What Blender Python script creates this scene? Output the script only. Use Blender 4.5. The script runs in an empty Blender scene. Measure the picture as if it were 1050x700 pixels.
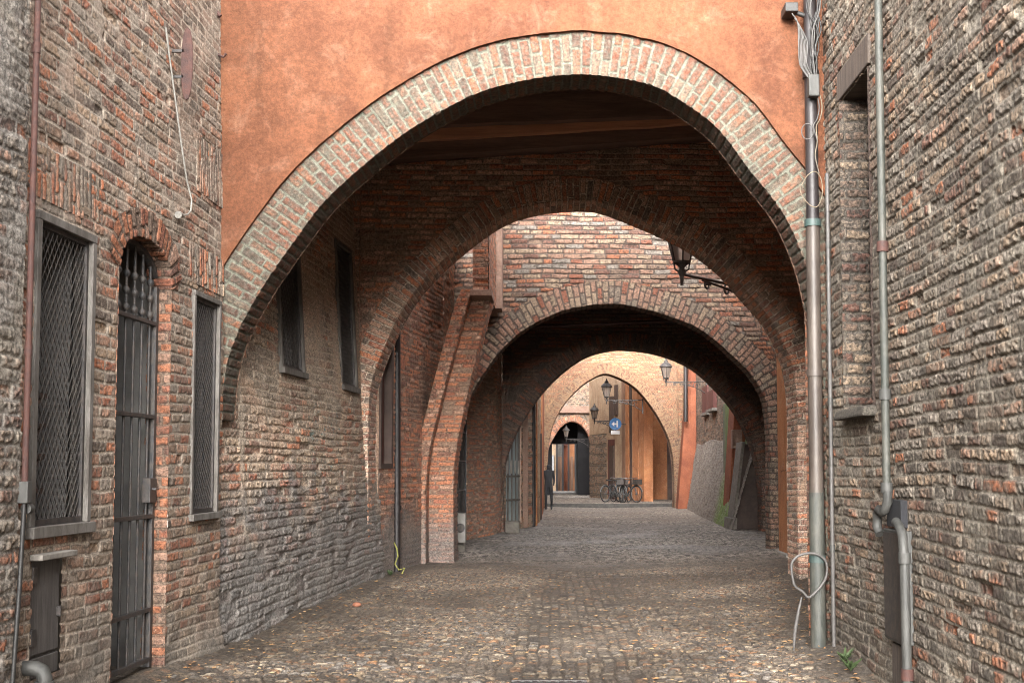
import bpy, math, random
import numpy as np
from mathutils import Vector, Matrix, Euler
random.seed(7)
C = bpy.data.collections.new('street_scene'); bpy.context.scene.collection.children.link(C)
R = math.radians
# ------------------------------------------------------------------ camera
F = 1200.0; CH = 1.55; PITCH = R(3.5); YAW = 0.0; PPX = 565.0; HOR = 480.0
PPY = HOR - F*math.tan(PITCH)
cam = bpy.data.cameras.new('camera'); camo = bpy.data.objects.new('camera', cam); C.objects.link(camo)
cam.sensor_width = 36; cam.lens = F/1050*36; cam.shift_y = (PPY-350)/1050; cam.shift_x = (525-PPX)/1050; cam.clip_end = 2000; cam.clip_start = .05
camo.location = (0,0,CH); camo.rotation_euler = (R(90)+PITCH, 0, YAW)
bpy.context.scene.camera = camo
ROT = Euler((R(90)+PITCH, 0, YAW)).to_matrix()
def at(x, y, Y):
    """a spot seen in the photograph, at Y metres along the street"""
    d = ROT @ Vector(((x-PPX)/F, -(y-PPY)/F, -1)); k = Y/d.y
    return (d.x*k, Y, CH+d.z*k)
def atX(x, y, X):
    d = ROT @ Vector(((x-PPX)/F, -(y-PPY)/F, -1)); k = X/d.x
    return (X, d.y*k, CH+d.z*k)
# ------------------------------------------------------------------ numpy noise
def hsh(ix, iy, seed=0):
    with np.errstate(over='ignore'):
        a = (np.asarray(ix).astype(np.int64) & 0xffffffff).astype(np.uint32); b = (np.asarray(iy).astype(np.int64) & 0xffffffff).astype(np.uint32)
        h = a*np.uint32(374761393) + b*np.uint32(668265263) + np.uint32((seed*2246822519+3266489917) & 0xffffffff)
        h = (h ^ (h >> np.uint32(13)))*np.uint32(1274126177); h = h ^ (h >> np.uint32(16))
        h = h*np.uint32(2246822519); h = h ^ (h >> np.uint32(15))
    return h.astype(np.float64)/4294967295.0
def vn(x, y, seed=0):
    ix = np.floor(x); iy = np.floor(y); fx = x-ix; fy = y-iy
    fx = fx*fx*(3-2*fx); fy = fy*fy*(3-2*fy)
    a = hsh(ix,iy,seed); b = hsh(ix+1,iy,seed); c = hsh(ix,iy+1,seed); d = hsh(ix+1,iy+1,seed)
    return ((a*(1-fx)+b*fx)*(1-fy)+(c*(1-fx)+d*fx)*fy)*2-1
def fbm(x, y, seed=0, o=4):
    s = 0; a = 1; t = 0
    for i in range(o):
        s = s+a*vn(x, y, seed+i*17); t += a; a *= .5; x = x*2.03+5.1; y = y*2.03+1.7
    return s/t
def sst(a, b, x):
    t = np.clip((x-a)/(b-a), 0, 1); return t*t*(3-2*t)
def brick(u, v, seed=1, L=.27, H=.074, mt=.014, wob=.01, depth=.012, rough=.007, jit=.3, miss=.03, fine=.003, cover=None, vw=.012):
    """height, stone mask and tone of a hand laid brick surface at (u, v) metres"""
    u2 = u+wob*vn(u*2.3,v*2.3,seed+1)+.4*wob*vn(u*8,v*8,seed+2)
    v2 = v+wob*vn(u*1.3,v*1.9,seed+3)+.35*wob*vn(u*7,v*9,seed+4)
    v2 = v2+vw*vn(v*1.7,v*0+.5,seed+31)+vw*.8*vn(u*.55,v*1.1,seed+32)+vw*.5*vn(u*.3,v*5.5,seed+33)
    row = np.floor(v2/H); fv = v2/H-row
    uu = u2/L+(row % 2)*.5+(hsh(row,7,seed)-.5)*.45
    k = np.floor(uu)
    jb = lambda q: (hsh(q,row,seed+5)-.5)*jit
    b0 = k+jb(k); k = np.where(uu < b0, k-1, k)
    b1 = k+1+jb(k+1); k = np.where(uu > b1, k+1, k)
    b0 = k+jb(k); b1 = k+1+jb(k+1)
    du = np.minimum(uu-b0, b1-uu)*L; dv = np.minimum(fv, 1-fv)*H
    vary = hsh(k,row,seed+6)
    d = np.minimum(du, dv)+fine*1.3*vn(u*34,v*34,seed+8)-.35*mt*(vary-.5)
    cr = .012; corner = np.hypot(np.clip(cr-du,0,1), np.clip(cr-dv,0,1)); d = np.minimum(d, cr-corner+fine*vn(u*50,v*50,seed+9))
    m = sst(mt*.3, mt*.3+.009, d)
    r = hsh(k,row,seed+11); q = hsh(k,row,seed+12)
    hb = (q-.5)*rough*2+(fv-.5)*rough*(hsh(k,row,seed+13)-.3)*1.6
    hb = hb+np.where(q < miss, -.022, 0)
    er = fbm(u*16,v*16,seed+14,3)
    h = m*(depth+hb)+er*fine+fine*.6*vn(u*70,v*70,seed+15)
    if cover is not None:                                   # mortar or render smeared over the bricks
        cv = np.clip(cover, 0, 1)*(.55+.45*m)
        h = h*(1-cv)+cv*(depth*.85+.009*fbm(u*5,v*5,seed+20,4)); m = m*(1-cv)
    return h, m, r
# ------------------------------------------------------------------ mesh accumulators
class Acc:
    def __init__(s): s.v=[]; s.f=[]; s.a={'tone':[], 'stone':[]}; s.n=0
    def grid(s, pos, tone=None, stone=None, keep=None):
        n, m = pos.shape[:2]
        idx = np.arange(n*m).reshape(n,m)
        q = np.stack([idx[:-1,:-1], idx[1:,:-1], idx[1:,1:], idx[:-1,1:]], -1)
        if keep is not None: q = q[keep]
        q = q.reshape(-1,4)
        used = np.zeros(n*m, bool); used[q.ravel()] = True
        remap = np.cumsum(used)-1
        s.v.append(pos.reshape(-1,3)[used]); s.f.append(remap[q]+s.n)
        for nm, arr in (('tone',tone),('stone',stone)):
            arr = np.full(n*m, .5) if arr is None else np.broadcast_to(arr,(n,m)).reshape(-1)
            s.a[nm].append(arr[used])
        s.n += int(used.sum())
    def build(s, name, mat, parent=None, smooth=True):
        v = np.concatenate(s.v); f = np.concatenate(s.f)
        me = bpy.data.meshes.new(name)
        me.vertices.add(len(v)); me.vertices.foreach_set('co', v.astype(np.float32).ravel())
        me.loops.add(len(f)*4); me.loops.foreach_set('vertex_index', f.astype(np.int32).ravel())
        me.polygons.add(len(f)); me.polygons.foreach_set('loop_start', np.arange(0,len(f)*4,4,dtype=np.int32))
        me.polygons.foreach_set('use_smooth', np.full(len(f), smooth))
        me.update(calc_edges=True)
        for nm in s.a:
            at_ = me.attributes.new(nm, 'FLOAT', 'POINT'); at_.data.foreach_set('value', np.concatenate(s.a[nm]).astype(np.float32))
        me.materials.append(mat)
        return link(name, me, parent)
def link(name, me, parent=None):
    o = bpy.data.objects.new(name, me); C.objects.link(o)
    if parent is not None:
        o.parent = parent
        if parent.parent is None and parent.type == 'EMPTY': o.matrix_parent_inverse = Matrix.Translation(-Vector(parent.location))
    return o
class PB:
    """collects simple shapes into one mesh"""
    def __init__(s): s.v=[]; s.f=[]; s.sm=[]
    def add(s, vs, fs, smooth=False):
        n = len(s.v); s.v += [tuple(p) for p in vs]; s.f += [tuple(i+n for i in f) for f in fs]; s.sm += [smooth]*len(fs); return s
    def box(s, x0,x1,y0,y1,z0,z1):
        vs = [(x,y,z) for z in (z0,z1) for y in (y0,y1) for x in (x0,x1)]
        return s.add(vs, [(0,2,3,1),(4,5,7,6),(0,1,5,4),(2,6,7,3),(0,4,6,2),(1,3,7,5)])
    def hexa(s, a, b):      # a, b: four corners each, joined
        return s.add(list(a)+list(b), [(3,2,1,0),(4,5,6,7),(0,1,5,4),(1,2,6,5),(2,3,7,6),(3,0,4,7)])
    def bar(s, p, q, w, h=None, up=(0,0,1)):
        h = h or w; p = Vector(p); q = Vector(q); d = (q-p).normalized(); up = Vector(up)
        if abs(d.dot(up)) > .98: up = Vector((0,1,0))
        r = d.cross(up).normalized(); u = r.cross(d).normalized()
        c = lambda o: [o+r*w/2+u*h/2, o-r*w/2+u*h/2, o-r*w/2-u*h/2, o+r*w/2-u*h/2]
        return s.hexa(c(p), c(q))
    def tube(s, pts, r, n=10, cap=True):
        pts = [Vector(p) for p in pts]; rs = r if isinstance(r,(list,tuple)) else [r]*len(pts)
        prev = None; rings = []
        for i, p in enumerate(pts):
            d = (pts[min(i+1,len(pts)-1)]-pts[max(i-1,0)])
            d = d.normalized() if d.length > 1e-9 else Vector((0,0,1))
            if prev is None:
                a = d.orthogonal().normalized()
            else:
                a = prev-d*prev.dot(d); a = a.normalized() if a.length > 1e-6 else d.orthogonal().normalized()
            prev = a; b = d.cross(a)
            rings.append([p+(a*math.cos(2*math.pi*k/n)+b*math.sin(2*math.pi*k/n))*rs[i] for k in range(n)])
        vs = [v for rg in rings for v in rg]; fs = []
        for i in range(len(rings)-1):
            for k in range(n): fs.append((i*n+k, i*n+(k+1)%n, (i+1)*n+(k+1)%n, (i+1)*n+k))
        s.add(vs, fs, True)
        if cap: s.add(rings[0], [tuple(reversed(range(n)))]); s.add(rings[-1], [tuple(range(n))])
        return s
    def prism(s, poly, axis, d0, d1):     # poly in the two other axes (x before y before z)
        def mk(p, d): 
            return (d,p[0],p[1]) if axis=='x' else (p[0],d,p[1]) if axis=='y' else (p[0],p[1],d)
        n = len(poly); vs = [mk(p,d0) for p in poly]+[mk(p,d1) for p in poly]
        fs = [tuple(range(n)), tuple(reversed(range(n,2*n)))]+[(i,(i+1)%n,(i+1)%n+n,i+n)[::-1] for i in range(n)]
        return s.add(vs, fs)
    def lathe(s, prof, c=(0,0,0), n=16):
        vs=[]; fs=[]
        for r,z in prof:
            for k in range(n): vs.append((c[0]+r*math.cos(2*math.pi*k/n), c[1]+r*math.sin(2*math.pi*k/n), c[2]+z))
        for i in range(len(prof)-1):
            for k in range(n): fs.append((i*n+k, i*n+(k+1)%n, (i+1)*n+(k+1)%n, (i+1)*n+k))
        return s.add(vs, fs, True)
    def build(s, name, mat, parent=None, bevel=0):
        me = bpy.data.meshes.new(name); me.from_pydata(s.v, [], s.f)
        me.polygons.foreach_set('use_smooth', s.sm); me.update(); me.materials.append(mat)
        o = link(name, me, parent)
        if bevel:
            b = o.modifiers.new('bevel','BEVEL'); b.width = bevel; b.segments = 2; b.limit_method = 'ANGLE'
        return o
def tag(o, label=None, cat=None, group=None, kind=None):
    if label: o['label']=label
    if cat: o['category']=cat
    if group: o['group']=group
    if kind: o['kind']=kind
    return o
def thing(name, label, cat, loc=(0,0,0), group=None):
    o = bpy.data.objects.new(name, None); C.objects.link(o); o.location = loc; o.empty_display_size=.2
    return tag(o, label, cat, group)
def dup(root, loc, rz, label):
    r = root.copy(); C.objects.link(r); r.location = loc; r.rotation_euler = (0,0,rz); r['label']=label
    for ch in list(root.children):
        c = ch.copy(); C.objects.link(c); c.parent = r
        for g in ch.children:
            d = g.copy(); C.objects.link(d); d.parent = c
    return r
# ------------------------------------------------------------------ materials
def newmat(name):
    m = bpy.data.materials.new(name); m.use_nodes = True
    nt = m.node_tree; b = nt.nodes['Principled BSDF']
    return m, nt, b
def N(nt, t, **k):
    n = nt.nodes.new(t)
    for a, v in k.items(): setattr(n, a, v)
    return n
def ramp(nt, fac, stops, interp='LINEAR'):
    r = N(nt,'ShaderNodeValToRGB'); cr = r.color_ramp; cr.interpolation = interp
    while len(cr.elements) < len(stops): cr.elements.new(.5)
    for e, (p, c) in zip(cr.elements, stops):
        e.position = p; e.color = (*c,1) if len(c)==3 else c
    nt.links.new(fac, r.inputs[0]); return r.outputs[0]
def mix(nt, fac, a, b, mode='MIX'):
    n = N(nt,'ShaderNodeMix', data_type='RGBA', blend_type=mode)
    for sock, v in ((n.inputs[0],fac),(n.inputs[6],a),(n.inputs[7],b)):
        if isinstance(v,(int,float)): sock.default_value = v
        elif isinstance(v,tuple): sock.default_value = (*v,1)
        else: nt.links.new(v, sock)
    return n.outputs[2]
def noise(nt, vec, scale, detail=6, rough=.6, dist=0, stretch=None):
    if stretch:
        mp = N(nt,'ShaderNodeMapping'); mp.inputs['Scale'].default_value = stretch; nt.links.new(vec, mp.inputs[0]); vec = mp.outputs[0]
    n = N(nt,'ShaderNodeTexNoise'); n.inputs['Scale'].default_value=scale; n.inputs['Detail'].default_value=detail
    n.inputs['Roughness'].default_value=rough; n.inputs['Distortion'].default_value=dist; nt.links.new(vec, n.inputs[0]); return n.outputs[0]
def mathn(nt, op, a, b=None, c=None, clamp=False):
    n = N(nt,'ShaderNodeMath', operation=op); n.use_clamp = clamp
    for i, v in enumerate((a,b,c)):
        if v is None: continue
        if isinstance(v,(int,float)): n.inputs[i].default_value=v
        else: nt.links.new(v, n.inputs[i])
    return n.outputs[0]
def mrange(nt, v, a, b, c=0, d=1):
    n = N(nt,'ShaderNodeMapRange', interpolation_type='SMOOTHSTEP'); nt.links.new(v, n.inputs[0])
    for i, x in enumerate((a,b,c,d)): n.inputs[i+1].default_value = x
    return n.outputs[0]
def bump(nt, b, h, strength=.3, dist=.01):
    n = N(nt,'ShaderNodeBump'); n.inputs['Strength'].default_value=strength; n.inputs['Distance'].default_value=dist
    nt.links.new(h, n.inputs['Height']); nt.links.new(n.outputs[0], b.inputs['Normal'])
def objco(nt): return N(nt,'ShaderNodeTexCoord').outputs['Object']
def sep(nt, vec):
    n = N(nt,'ShaderNodeSeparateXYZ'); nt.links.new(vec, n.inputs[0]); return n.outputs
def brickmat(name, tones, mortar, mortar2=None, wash=None, wash_lo=.52, wash_hi=.66, soot=.35, rough=.92, damp=None, extra=None, bmp=.6, spot=1.0, crunch=.72, gain=1.0, gtint=1.0, cav=.62):
    m, nt, b = newmat(name); co = objco(nt)
    A = lambda nm: N(nt,'ShaderNodeAttribute', attribute_name=nm).outputs['Fac']
    n = len(tones); col = ramp(nt, A('tone'), [(i/n, c) for i, c in enumerate(tones)], 'CONSTANT')
    v1 = noise(nt, co, 26, 5, .7); col = mix(nt, mrange(nt, v1, .25, .8, 0, .6), col, mix(nt, .5, col, (.09,.075,.065)))
    v2 = noise(nt, co, 60, 4, .75); col = mix(nt, mrange(nt, v2, .52, .78, 0, .55*spot), col, (.50,.43,.36))
    mo = mix(nt, noise(nt, co, 14, 6, .7), mortar, mortar2 or tuple(c*.55 for c in mortar))
    col = mix(nt, A('stone'), mo, col)
    st = A('stone'); e = mathn(nt,'ABSOLUTE', mathn(nt,'SUBTRACT', st, .42)); col = mix(nt, mrange(nt, e, .0, .30, cav, 0), col, (.035,.028,.024))
    if wash:
        w = noise(nt, co, 1.6, 7, .68, .6); col = mix(nt, mathn(nt,'MULTIPLY', mrange(nt, w, wash_lo, wash_hi), .75), col, mix(nt, noise(nt,co,30,4,.7), wash, tuple(c*.6 for c in wash)))
    g = noise(nt, co, .9, 6, .65, .4, (1,1,.55)); g2 = noise(nt, co, 7, 6, .7)
    col = mix(nt, mathn(nt,'MULTIPLY', mrange(nt, mathn(nt,'ADD', mathn(nt,'MULTIPLY',g,.65), mathn(nt,'MULTIPLY',g2,.35)), .42, .66), soot), col, (.035,.03,.028))
    if damp:                                                # grey cement and tide marks of rising damp near the ground
        z = sep(nt, co)[2]; lim, dcol = damp
        e = mathn(nt,'ADD', z, mathn(nt,'MULTIPLY', mathn(nt,'SUBTRACT', noise(nt, co, 1.7, 6, .65, .5), .5), 2.2))
        col = mix(nt, mrange(nt, e, lim-.35, lim+.35, .78, 0), col, mix(nt, noise(nt, co, 9, 6, .75), dcol, tuple(c*.22 for c in dcol)))
    if extra: col = extra(nt, co, col)
    gr = noise(nt, co, 42, 8, .85); vv = mrange(nt, gr, .36, .66, 1-crunch, 1+crunch*.75); cc = N(nt,'ShaderNodeCombineColor')
    for i in range(3): nt.links.new(vv, cc.inputs[i])
    col = mix(nt, 1.0, col, cc.outputs[0], 'MULTIPLY')
    if gain != 1: col = mix(nt, 1.0, col, (gain,gain*gtint,gain*gtint*gtint), 'MULTIPLY')
    nt.links.new(col, b.inputs['Base Color']); b.inputs['Roughness'].default_value = rough; b.inputs['Specular IOR Level'].default_value=.25
    h = mathn(nt,'ADD', mathn(nt,'MULTIPLY', noise(nt, co, 45, 6, .75), 1.0), mathn(nt,'MULTIPLY', noise(nt, co, 130, 3, .7), .5))
    bump(nt, b, h, bmp, .012)
    return m
def plain(name, col, rough=.7, metal=0, var=.35, scale=8, col2=None, bmp=.2, stretch=None, spec=.4):
    m, nt, b = newmat(name); co = objco(nt)
    n = noise(nt, co, scale, 7, .68, .3, stretch)
    c = mix(nt, mrange(nt, n, .35, .68, 0, 1), col, col2 or tuple(x*(1-var) for x in col))
    n2 = noise(nt, co, scale*7, 4, .7, 0, stretch); c = mix(nt, mrange(nt, n2, .45, .75, 0, .35), c, tuple(x*.5 for x in col))
    nt.links.new(c, b.inputs['Base Color']); b.inputs['Roughness'].default_value=rough; b.inputs['Metallic'].default_value=metal
    b.inputs['Specular IOR Level'].default_value=spec
    bump(nt, b, n2, bmp, .01); return m

def moss_extra(nt, co, col):
    x, y, z = sep(nt, co)
    band = mathn(nt,'MULTIPLY', mrange(nt, y, 29.9, 31.0), mrange(nt, y, 32.6, 34.4, 1, 0))
    f = mathn(nt,'MULTIPLY', band, mrange(nt, noise(nt,co,3.5,6,.7,.4,(1,1,.4)), .32, .55))
    return mix(nt, mathn(nt,'MULTIPLY', f, .85), col, mix(nt, noise(nt,co,12,4), (.08,.17,.03), (.2,.26,.08)))
def sticker_extra(nt, co, col):     # smeared turquoise and red paint marks on the battered wall
    x, y, z = sep(nt, co)
    n = noise(nt, co, 11, 6, .75, 1.5)
    zone = mathn(nt,'MULTIPLY', mathn(nt,'MULTIPLY', mrange(nt,y,12.7,13.2), mrange(nt,y,14.2,14.8,1,0)), mathn(nt,'MULTIPLY', mrange(nt,z,1.25,1.6), mrange(nt,z,2.1,2.5,1,0)))
    col = mix(nt, mathn(nt,'MULTIPLY', zone, mrange(nt,n,.56,.62,0,.7)), col, (.05,.16,.17))
    return mix(nt, mathn(nt,'MULTIPLY', zone, mrange(nt,n,.36,.40,.7,0)), col, (.02,.02,.025))

M = {}
OR=(.48,.18,.09); RD=(.36,.13,.075); DR=(.22,.105,.075); BR=(.27,.18,.13); GB=(.30,.235,.18); GY=(.33,.29,.25); BU=(.45,.33,.23); DK=(.13,.10,.085); PK=(.46,.27,.19)
M['left'] = brickmat('weathered_brick_with_smeared_mortar', [GB,BR,PK,GY,DR,OR,OR,GB,DK,PK,RD,BU,RD], (.56,.50,.43), (.36,.32,.27), wash=(.56,.43,.34), wash_lo=.52, wash_hi=.68, soot=.3, damp=(.3,(.34,.32,.29)), gain=.68, cav=.62, gtint=.94, crunch=.55)
M['neighbour'] = brickmat('rough_rendered_brick', [GY,BR,GB,OR,DR,GY,PK], (.36,.34,.31), (.18,.17,.16), wash=(.36,.33,.28), wash_lo=.46, wash_hi=.60, soot=.45, gain=.72, gtint=.96)
M['right'] = brickmat('grey_eroded_brick', [GY,GB,BR,GY,BU,GB,DK,GY,OR,DR,GB,BR,PK,GB,GY,BU], (.34,.31,.26), (.19,.17,.14), wash=(.40,.37,.31), wash_lo=.48, wash_hi=.66, soot=.35, gain=.64, gtint=.955, cav=.62, crunch=.55)
M['ring1'] = brickmat('limewashed_voussoir_brick', [RD,OR,RD,BR,OR,DR,RD,PK,RD], (.40,.42,.34), (.27,.28,.23), wash=(.40,.36,.29), wash_lo=.58, wash_hi=.74, soot=.2, gain=.31, cav=.3, gtint=.96, crunch=.5)
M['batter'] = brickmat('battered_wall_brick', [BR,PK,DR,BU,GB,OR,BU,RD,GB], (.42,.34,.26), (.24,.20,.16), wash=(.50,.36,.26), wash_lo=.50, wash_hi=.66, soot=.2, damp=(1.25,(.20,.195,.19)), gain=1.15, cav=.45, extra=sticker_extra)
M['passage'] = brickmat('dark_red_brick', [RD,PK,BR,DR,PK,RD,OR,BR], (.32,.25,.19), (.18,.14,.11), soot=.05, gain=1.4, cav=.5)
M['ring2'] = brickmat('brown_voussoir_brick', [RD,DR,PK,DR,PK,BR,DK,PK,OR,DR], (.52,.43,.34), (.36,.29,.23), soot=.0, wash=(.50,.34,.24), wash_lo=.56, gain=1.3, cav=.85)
M['mid'] = brickmat('pink_brick', [PK,BU,RD,PK,GY,OR,BR,PK,DR,BU], (.20,.15,.12), (.09,.07,.06), soot=.3, gain=.58)  # mixed pink, buff and red brick for the third arch's wall
M['ring3'] = brickmat('pale_voussoir_brick', [PK,BU,PK,GB,BU,RD,PK], (.16,.12,.10), (.08,.06,.05), soot=.2, gain=.52)
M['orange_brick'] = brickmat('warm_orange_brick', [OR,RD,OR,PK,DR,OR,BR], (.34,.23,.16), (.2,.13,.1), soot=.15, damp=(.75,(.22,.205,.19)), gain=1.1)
M['nichebrick'] = brickmat('shaded_niche_brick', [BR,GB,DR,BR,BU], (.2,.17,.14), (.11,.1,.08), soot=.4, gain=.42)  # niche darkened in the colour itself to offset the bright frontal light
M['jamb'] = brickmat('orange_jamb_brick', [OR,RD,OR,PK,DR,OR,BR], (.30,.22,.16), (.18,.13,.1), soot=.35, gain=.56)
M['dark'] = brickmat('dark_vault_brick', [DR,RD,BR,DK,DR,BR], (.26,.20,.17), (.14,.11,.09), soot=.3, gain=.8)  # dark red and brown tones, lowered further by the gain
M['far'] = brickmat('ochre_brick', [OR,(.52,.30,.15),PK,OR,(.50,.33,.19),RD,OR], (.38,.25,.15), (.16,.10,.065), soot=.15, gain=.58, crunch=.3)
M['ring5'] = brickmat('orange_voussoir_brick', [RD,OR,RD,PK,DR,OR], (.34,.22,.13), (.12,.08,.05), soot=.1, gain=.62, crunch=.3)
M['farwall'] = brickmat('grey_pink_brick', [GB,PK,BU,BR,GY,PK], (.28,.23,.18), (.16,.13,.1), soot=.3, extra=moss_extra, gain=.72)
M['skirt'] = brickmat('grey_rendered_base', [GY,GB,GY,DK,GY,GB], (.30,.28,.25), (.14,.13,.12), soot=.15, extra=moss_extra, gain=1.2, cav=.3)
M['leftfar'] = brickmat('pinkish_brick', [GB,PK,BU,BR,OR,PK], (.28,.23,.18), (.16,.13,.1), soot=.2)
def plaster(name, c1, c2, c3, streak=.3):
    m, nt, b = newmat(name); co = objco(nt)
    n1 = noise(nt, co, .8, 8, .66, .8); n2 = noise(nt, co, 3.2, 8, .7, .6); n3 = noise(nt, co, 1.3, 6, .6, .3, (2.4,2.4,.35))
    c = mix(nt, mrange(nt, n1, .38, .64), c1, c2)
    c = mix(nt, mrange(nt, n2, .50, .72, 0, .6), c, c3)
    c = mix(nt, mrange(nt, n3, .52, .75, 0, streak), c, tuple(x*.42 for x in c1))
    c = mix(nt, mrange(nt, noise(nt,co,22,5,.75), .55, .8, 0, .3), c, tuple(min(1,x*1.35) for x in c1))
    vo = N(nt,'ShaderNodeTexVoronoi', feature='DISTANCE_TO_EDGE'); vo.inputs['Scale'].default_value=.55
    mp = N(nt,'ShaderNodeMix', data_type='VECTOR'); mp.inputs[0].default_value=.16; nt.links.new(co, mp.inputs[4]); nz = N(nt,'ShaderNodeTexNoise'); nz.inputs['Scale'].default_value=2.3; nz.inputs['Detail'].default_value=8; nz.inputs['Roughness'].default_value=.72; nt.links.new(co, nz.inputs[0]); nt.links.new(nz.outputs['Color'], mp.inputs[5]); nt.links.new(mp.outputs[1], vo.inputs['Vector'])
    crk = mathn(nt,'MULTIPLY', mrange(nt, vo.outputs[0], .0015, .006, .7, 0), mrange(nt, noise(nt,co,.9,3,.5), .52,.6)); c = mix(nt, crk, c, (.03,.02,.015))
    c = mix(nt, mrange(nt, noise(nt,co,5.5,8,.8,1.2), .60, .70, 0, .5), c, tuple(x*.5 for x in c2))
    gr = noise(nt, co, 30, 8, .85); vv = mrange(nt, gr, .36, .66, .72, 1.25); cc = N(nt,'ShaderNodeCombineColor')
    for i in range(3): nt.links.new(vv, cc.inputs[i])
    c = mix(nt, 1.0, c, cc.outputs[0], 'MULTIPLY')
    nt.links.new(c, b.inputs['Base Color']); b.inputs['Roughness'].default_value=.93; b.inputs['Specular IOR Level'].default_value=.2
    h = mathn(nt,'ADD', mathn(nt,'MULTIPLY', noise(nt,co,5,7,.65), 2.0), noise(nt,co,40,5,.7)); bump(nt, b, h, .35, .015); return m
M['orange'] = plaster('orange_lime_plaster', (.112,.045,.0225), (.070,.027,.014), (.158,.083,.052), .75)
M['redp'] = plaster('brick_red_plaster', (.23,.08,.043), (.16,.055,.032), (.28,.125,.08), .5)
M['orangep'] = plaster('orange_painted_plaster', (.36,.155,.07), (.26,.11,.055), (.42,.25,.15), .5)
M['cream'] = plaster('cream_plaster', (.34,.245,.165), (.25,.165,.11), (.40,.33,.25), .5)
M['pinkp'] = plaster('pinkish_plaster', (.27,.18,.14), (.2,.13,.1), (.34,.25,.2), .4)
M['greyp'] = plaster('grey_cement_render', (.30,.28,.25), (.20,.18,.16), (.38,.35,.31), .55)
M['mossp'] = plaster('mossy_cement_render', (.16,.155,.14), (.10,.10,.09), (.22,.21,.185), .6)
def _m():
    m = M['mossp']; nt = m.node_tree; b = nt.nodes['Principled BSDF']; co = objco(nt)
    src = b.inputs['Base Color'].links[0].from_socket
    nt.links.new(moss_extra(nt, co, src), b.inputs['Base Color'])
_m()
M['iron'] = plain('black_painted_iron', (.016,.015,.015), .55, .0, .3, 20, (.05,.04,.035), .15)
M['ironblue'] = plain('blue_black_painted_iron', (.022,.023,.025), .5, .0, .3, 20, (.06,.048,.04), .3)
M['grille'] = plain('dark_grey_wire_mesh', (.045,.042,.042), .55, .5, .4, 20, (.085,.07,.06), .1)
M['rust'] = plain('rust_brown_iron', (.055,.021,.015), .75, .0, .4, 14, (.03,.014,.012), .3)
M['pipebrown'] = plain('brown_copper_pipe', (.036,.028,.023), .5, .1, .35, 8, (.065,.052,.043), .1, (1,1,.3))
M['pipegrey'] = plain('weathered_zinc_pipe', (.052,.051,.047), .6, .1, .35, 12, (.024,.024,.022), .15, (1,1,.3))
M['pipegreen'] = plain('green_grey_pipe', (.024,.027,.023), .6, .0, .3, 11, (.055,.053,.044), .3, (1,1,.3))
M['pipeteal'] = plain('verdigris_pipe', (.022,.045,.038), .6, .0, .3, 5, (.04,.05,.05), .15)
M['pipedark'] = plain('dark_drain_pipe', (.02,.016,.016), .5, .1, .3, 5)
M['cable'] = plain('grey_cable', (.065,.06,.056), .55, 0, .3, 10)
M['cableblack'] = plain('black_cable', (.015,.014,.013), .55, 0, .3, 10)
M['cablecream'] = plain('cream_cable', (.13,.10,.065), .6, 0, .3, 10)
M['white'] = plain('dirty_white_plastic', (.2,.19,.17), .5, 0, .2, 9)
M['frame'] = plain('grey_painted_frame', (.115,.105,.094), .8, 0, .3, 11, (.055,.047,.04), .5, (1,1,.3))
M['stone'] = plain('grey_stone', (.17,.155,.135), .85, 0, .35, 9, (.09,.08,.07), .5)
M['oldwood'] = plain('old_grey_wood', (.09,.07,.055), .85, 0, .4, 5, (.045,.035,.03), .6, (1,8,.5))
M['hatch'] = plain('weathered_hatch_wood', (.04,.034,.032), .75, 0, .35, 9, (.075,.068,.062), .4, (1,6,.4))
M['beam'] = plain('dark_oak_beam', (.14,.09,.07), .8, 0, .4, 3, (.22,.14,.11), .6, (.3,3,3))
M['beamlight'] = plain('reddish_timber', (.62,.32,.19), .8, 0, .4, 3, (.42,.21,.13), .6, (.25,3,4))
M['plank'] = plain('brown_ceiling_planks', (.16,.10,.075), .85, 0, .4, 4, (.10,.07,.06), .5, (.3,4,1))
M['darkbrown'] = plain('dark_brown_door', (.06,.038,.03), .7, 0, .4, 5)  # one even dark brown for doors, shutters, frames and a buttress
M['reddoor'] = plain('oxblood_shutter', (.10,.03,.024), .7, 0, .35, 6, (.06,.02,.017), .3, (1,1,.3))
M['brownwood'] = plain('brown_door_wood', (.20,.11,.07), .7, 0, .35, 6, None, .3, (1,1,.3))
M['dark_room'] = plain('dark_interior', (.010,.010,.012), .9, 0, .3, 3)  # near-black base: the shade of the inside put into the colour
M['interior'] = plain('dim_grey_interior_wall', (.15,.143,.135), .9, 0, .4, 2, (.08,.075,.07))
M['tyre'] = plain('tyre_rubber', (.02,.02,.02), .8)
M['steel'] = plain('dull_chrome', (.14,.14,.14), .4, .6, .3, 20)
M['paintdark'] = plain('dark_bicycle_paint', (.03,.035,.04), .35, .2)
M['blue'] = plain('traffic_blue', (.012,.10,.27), .4, 0, .1, 5)
M['signwhite'] = plain('sign_white', (.45,.45,.45), .4, 0, .08, 5)
M['yellow'] = plain('yellow_green_hose', (.2,.2,.04), .5)
M['leaforange'] = plain('terracotta_fragment', (.20,.08,.045), .8, 0, .2, 10)
M['leaf'] = plain('dry_leaf', (.26,.12,.04), .8, 0, .6, 2, (.34,.27,.16), .1)
M['clothdark'] = plain('charcoal_clothing', (.012,.012,.014), .9)
M['weed'] = plain('weed_leaf', (.035,.055,.018), .7, 0, .3, 10)
def glassmat(name, col, rough=.12, alpha=1):
    m, nt, b = newmat(name); b.inputs['Base Color'].default_value=(*col,1); b.inputs['Roughness'].default_value=rough
    b.inputs['Transmission Weight'].default_value=.0; b.inputs['Specular IOR Level'].default_value=.8; return m
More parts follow.
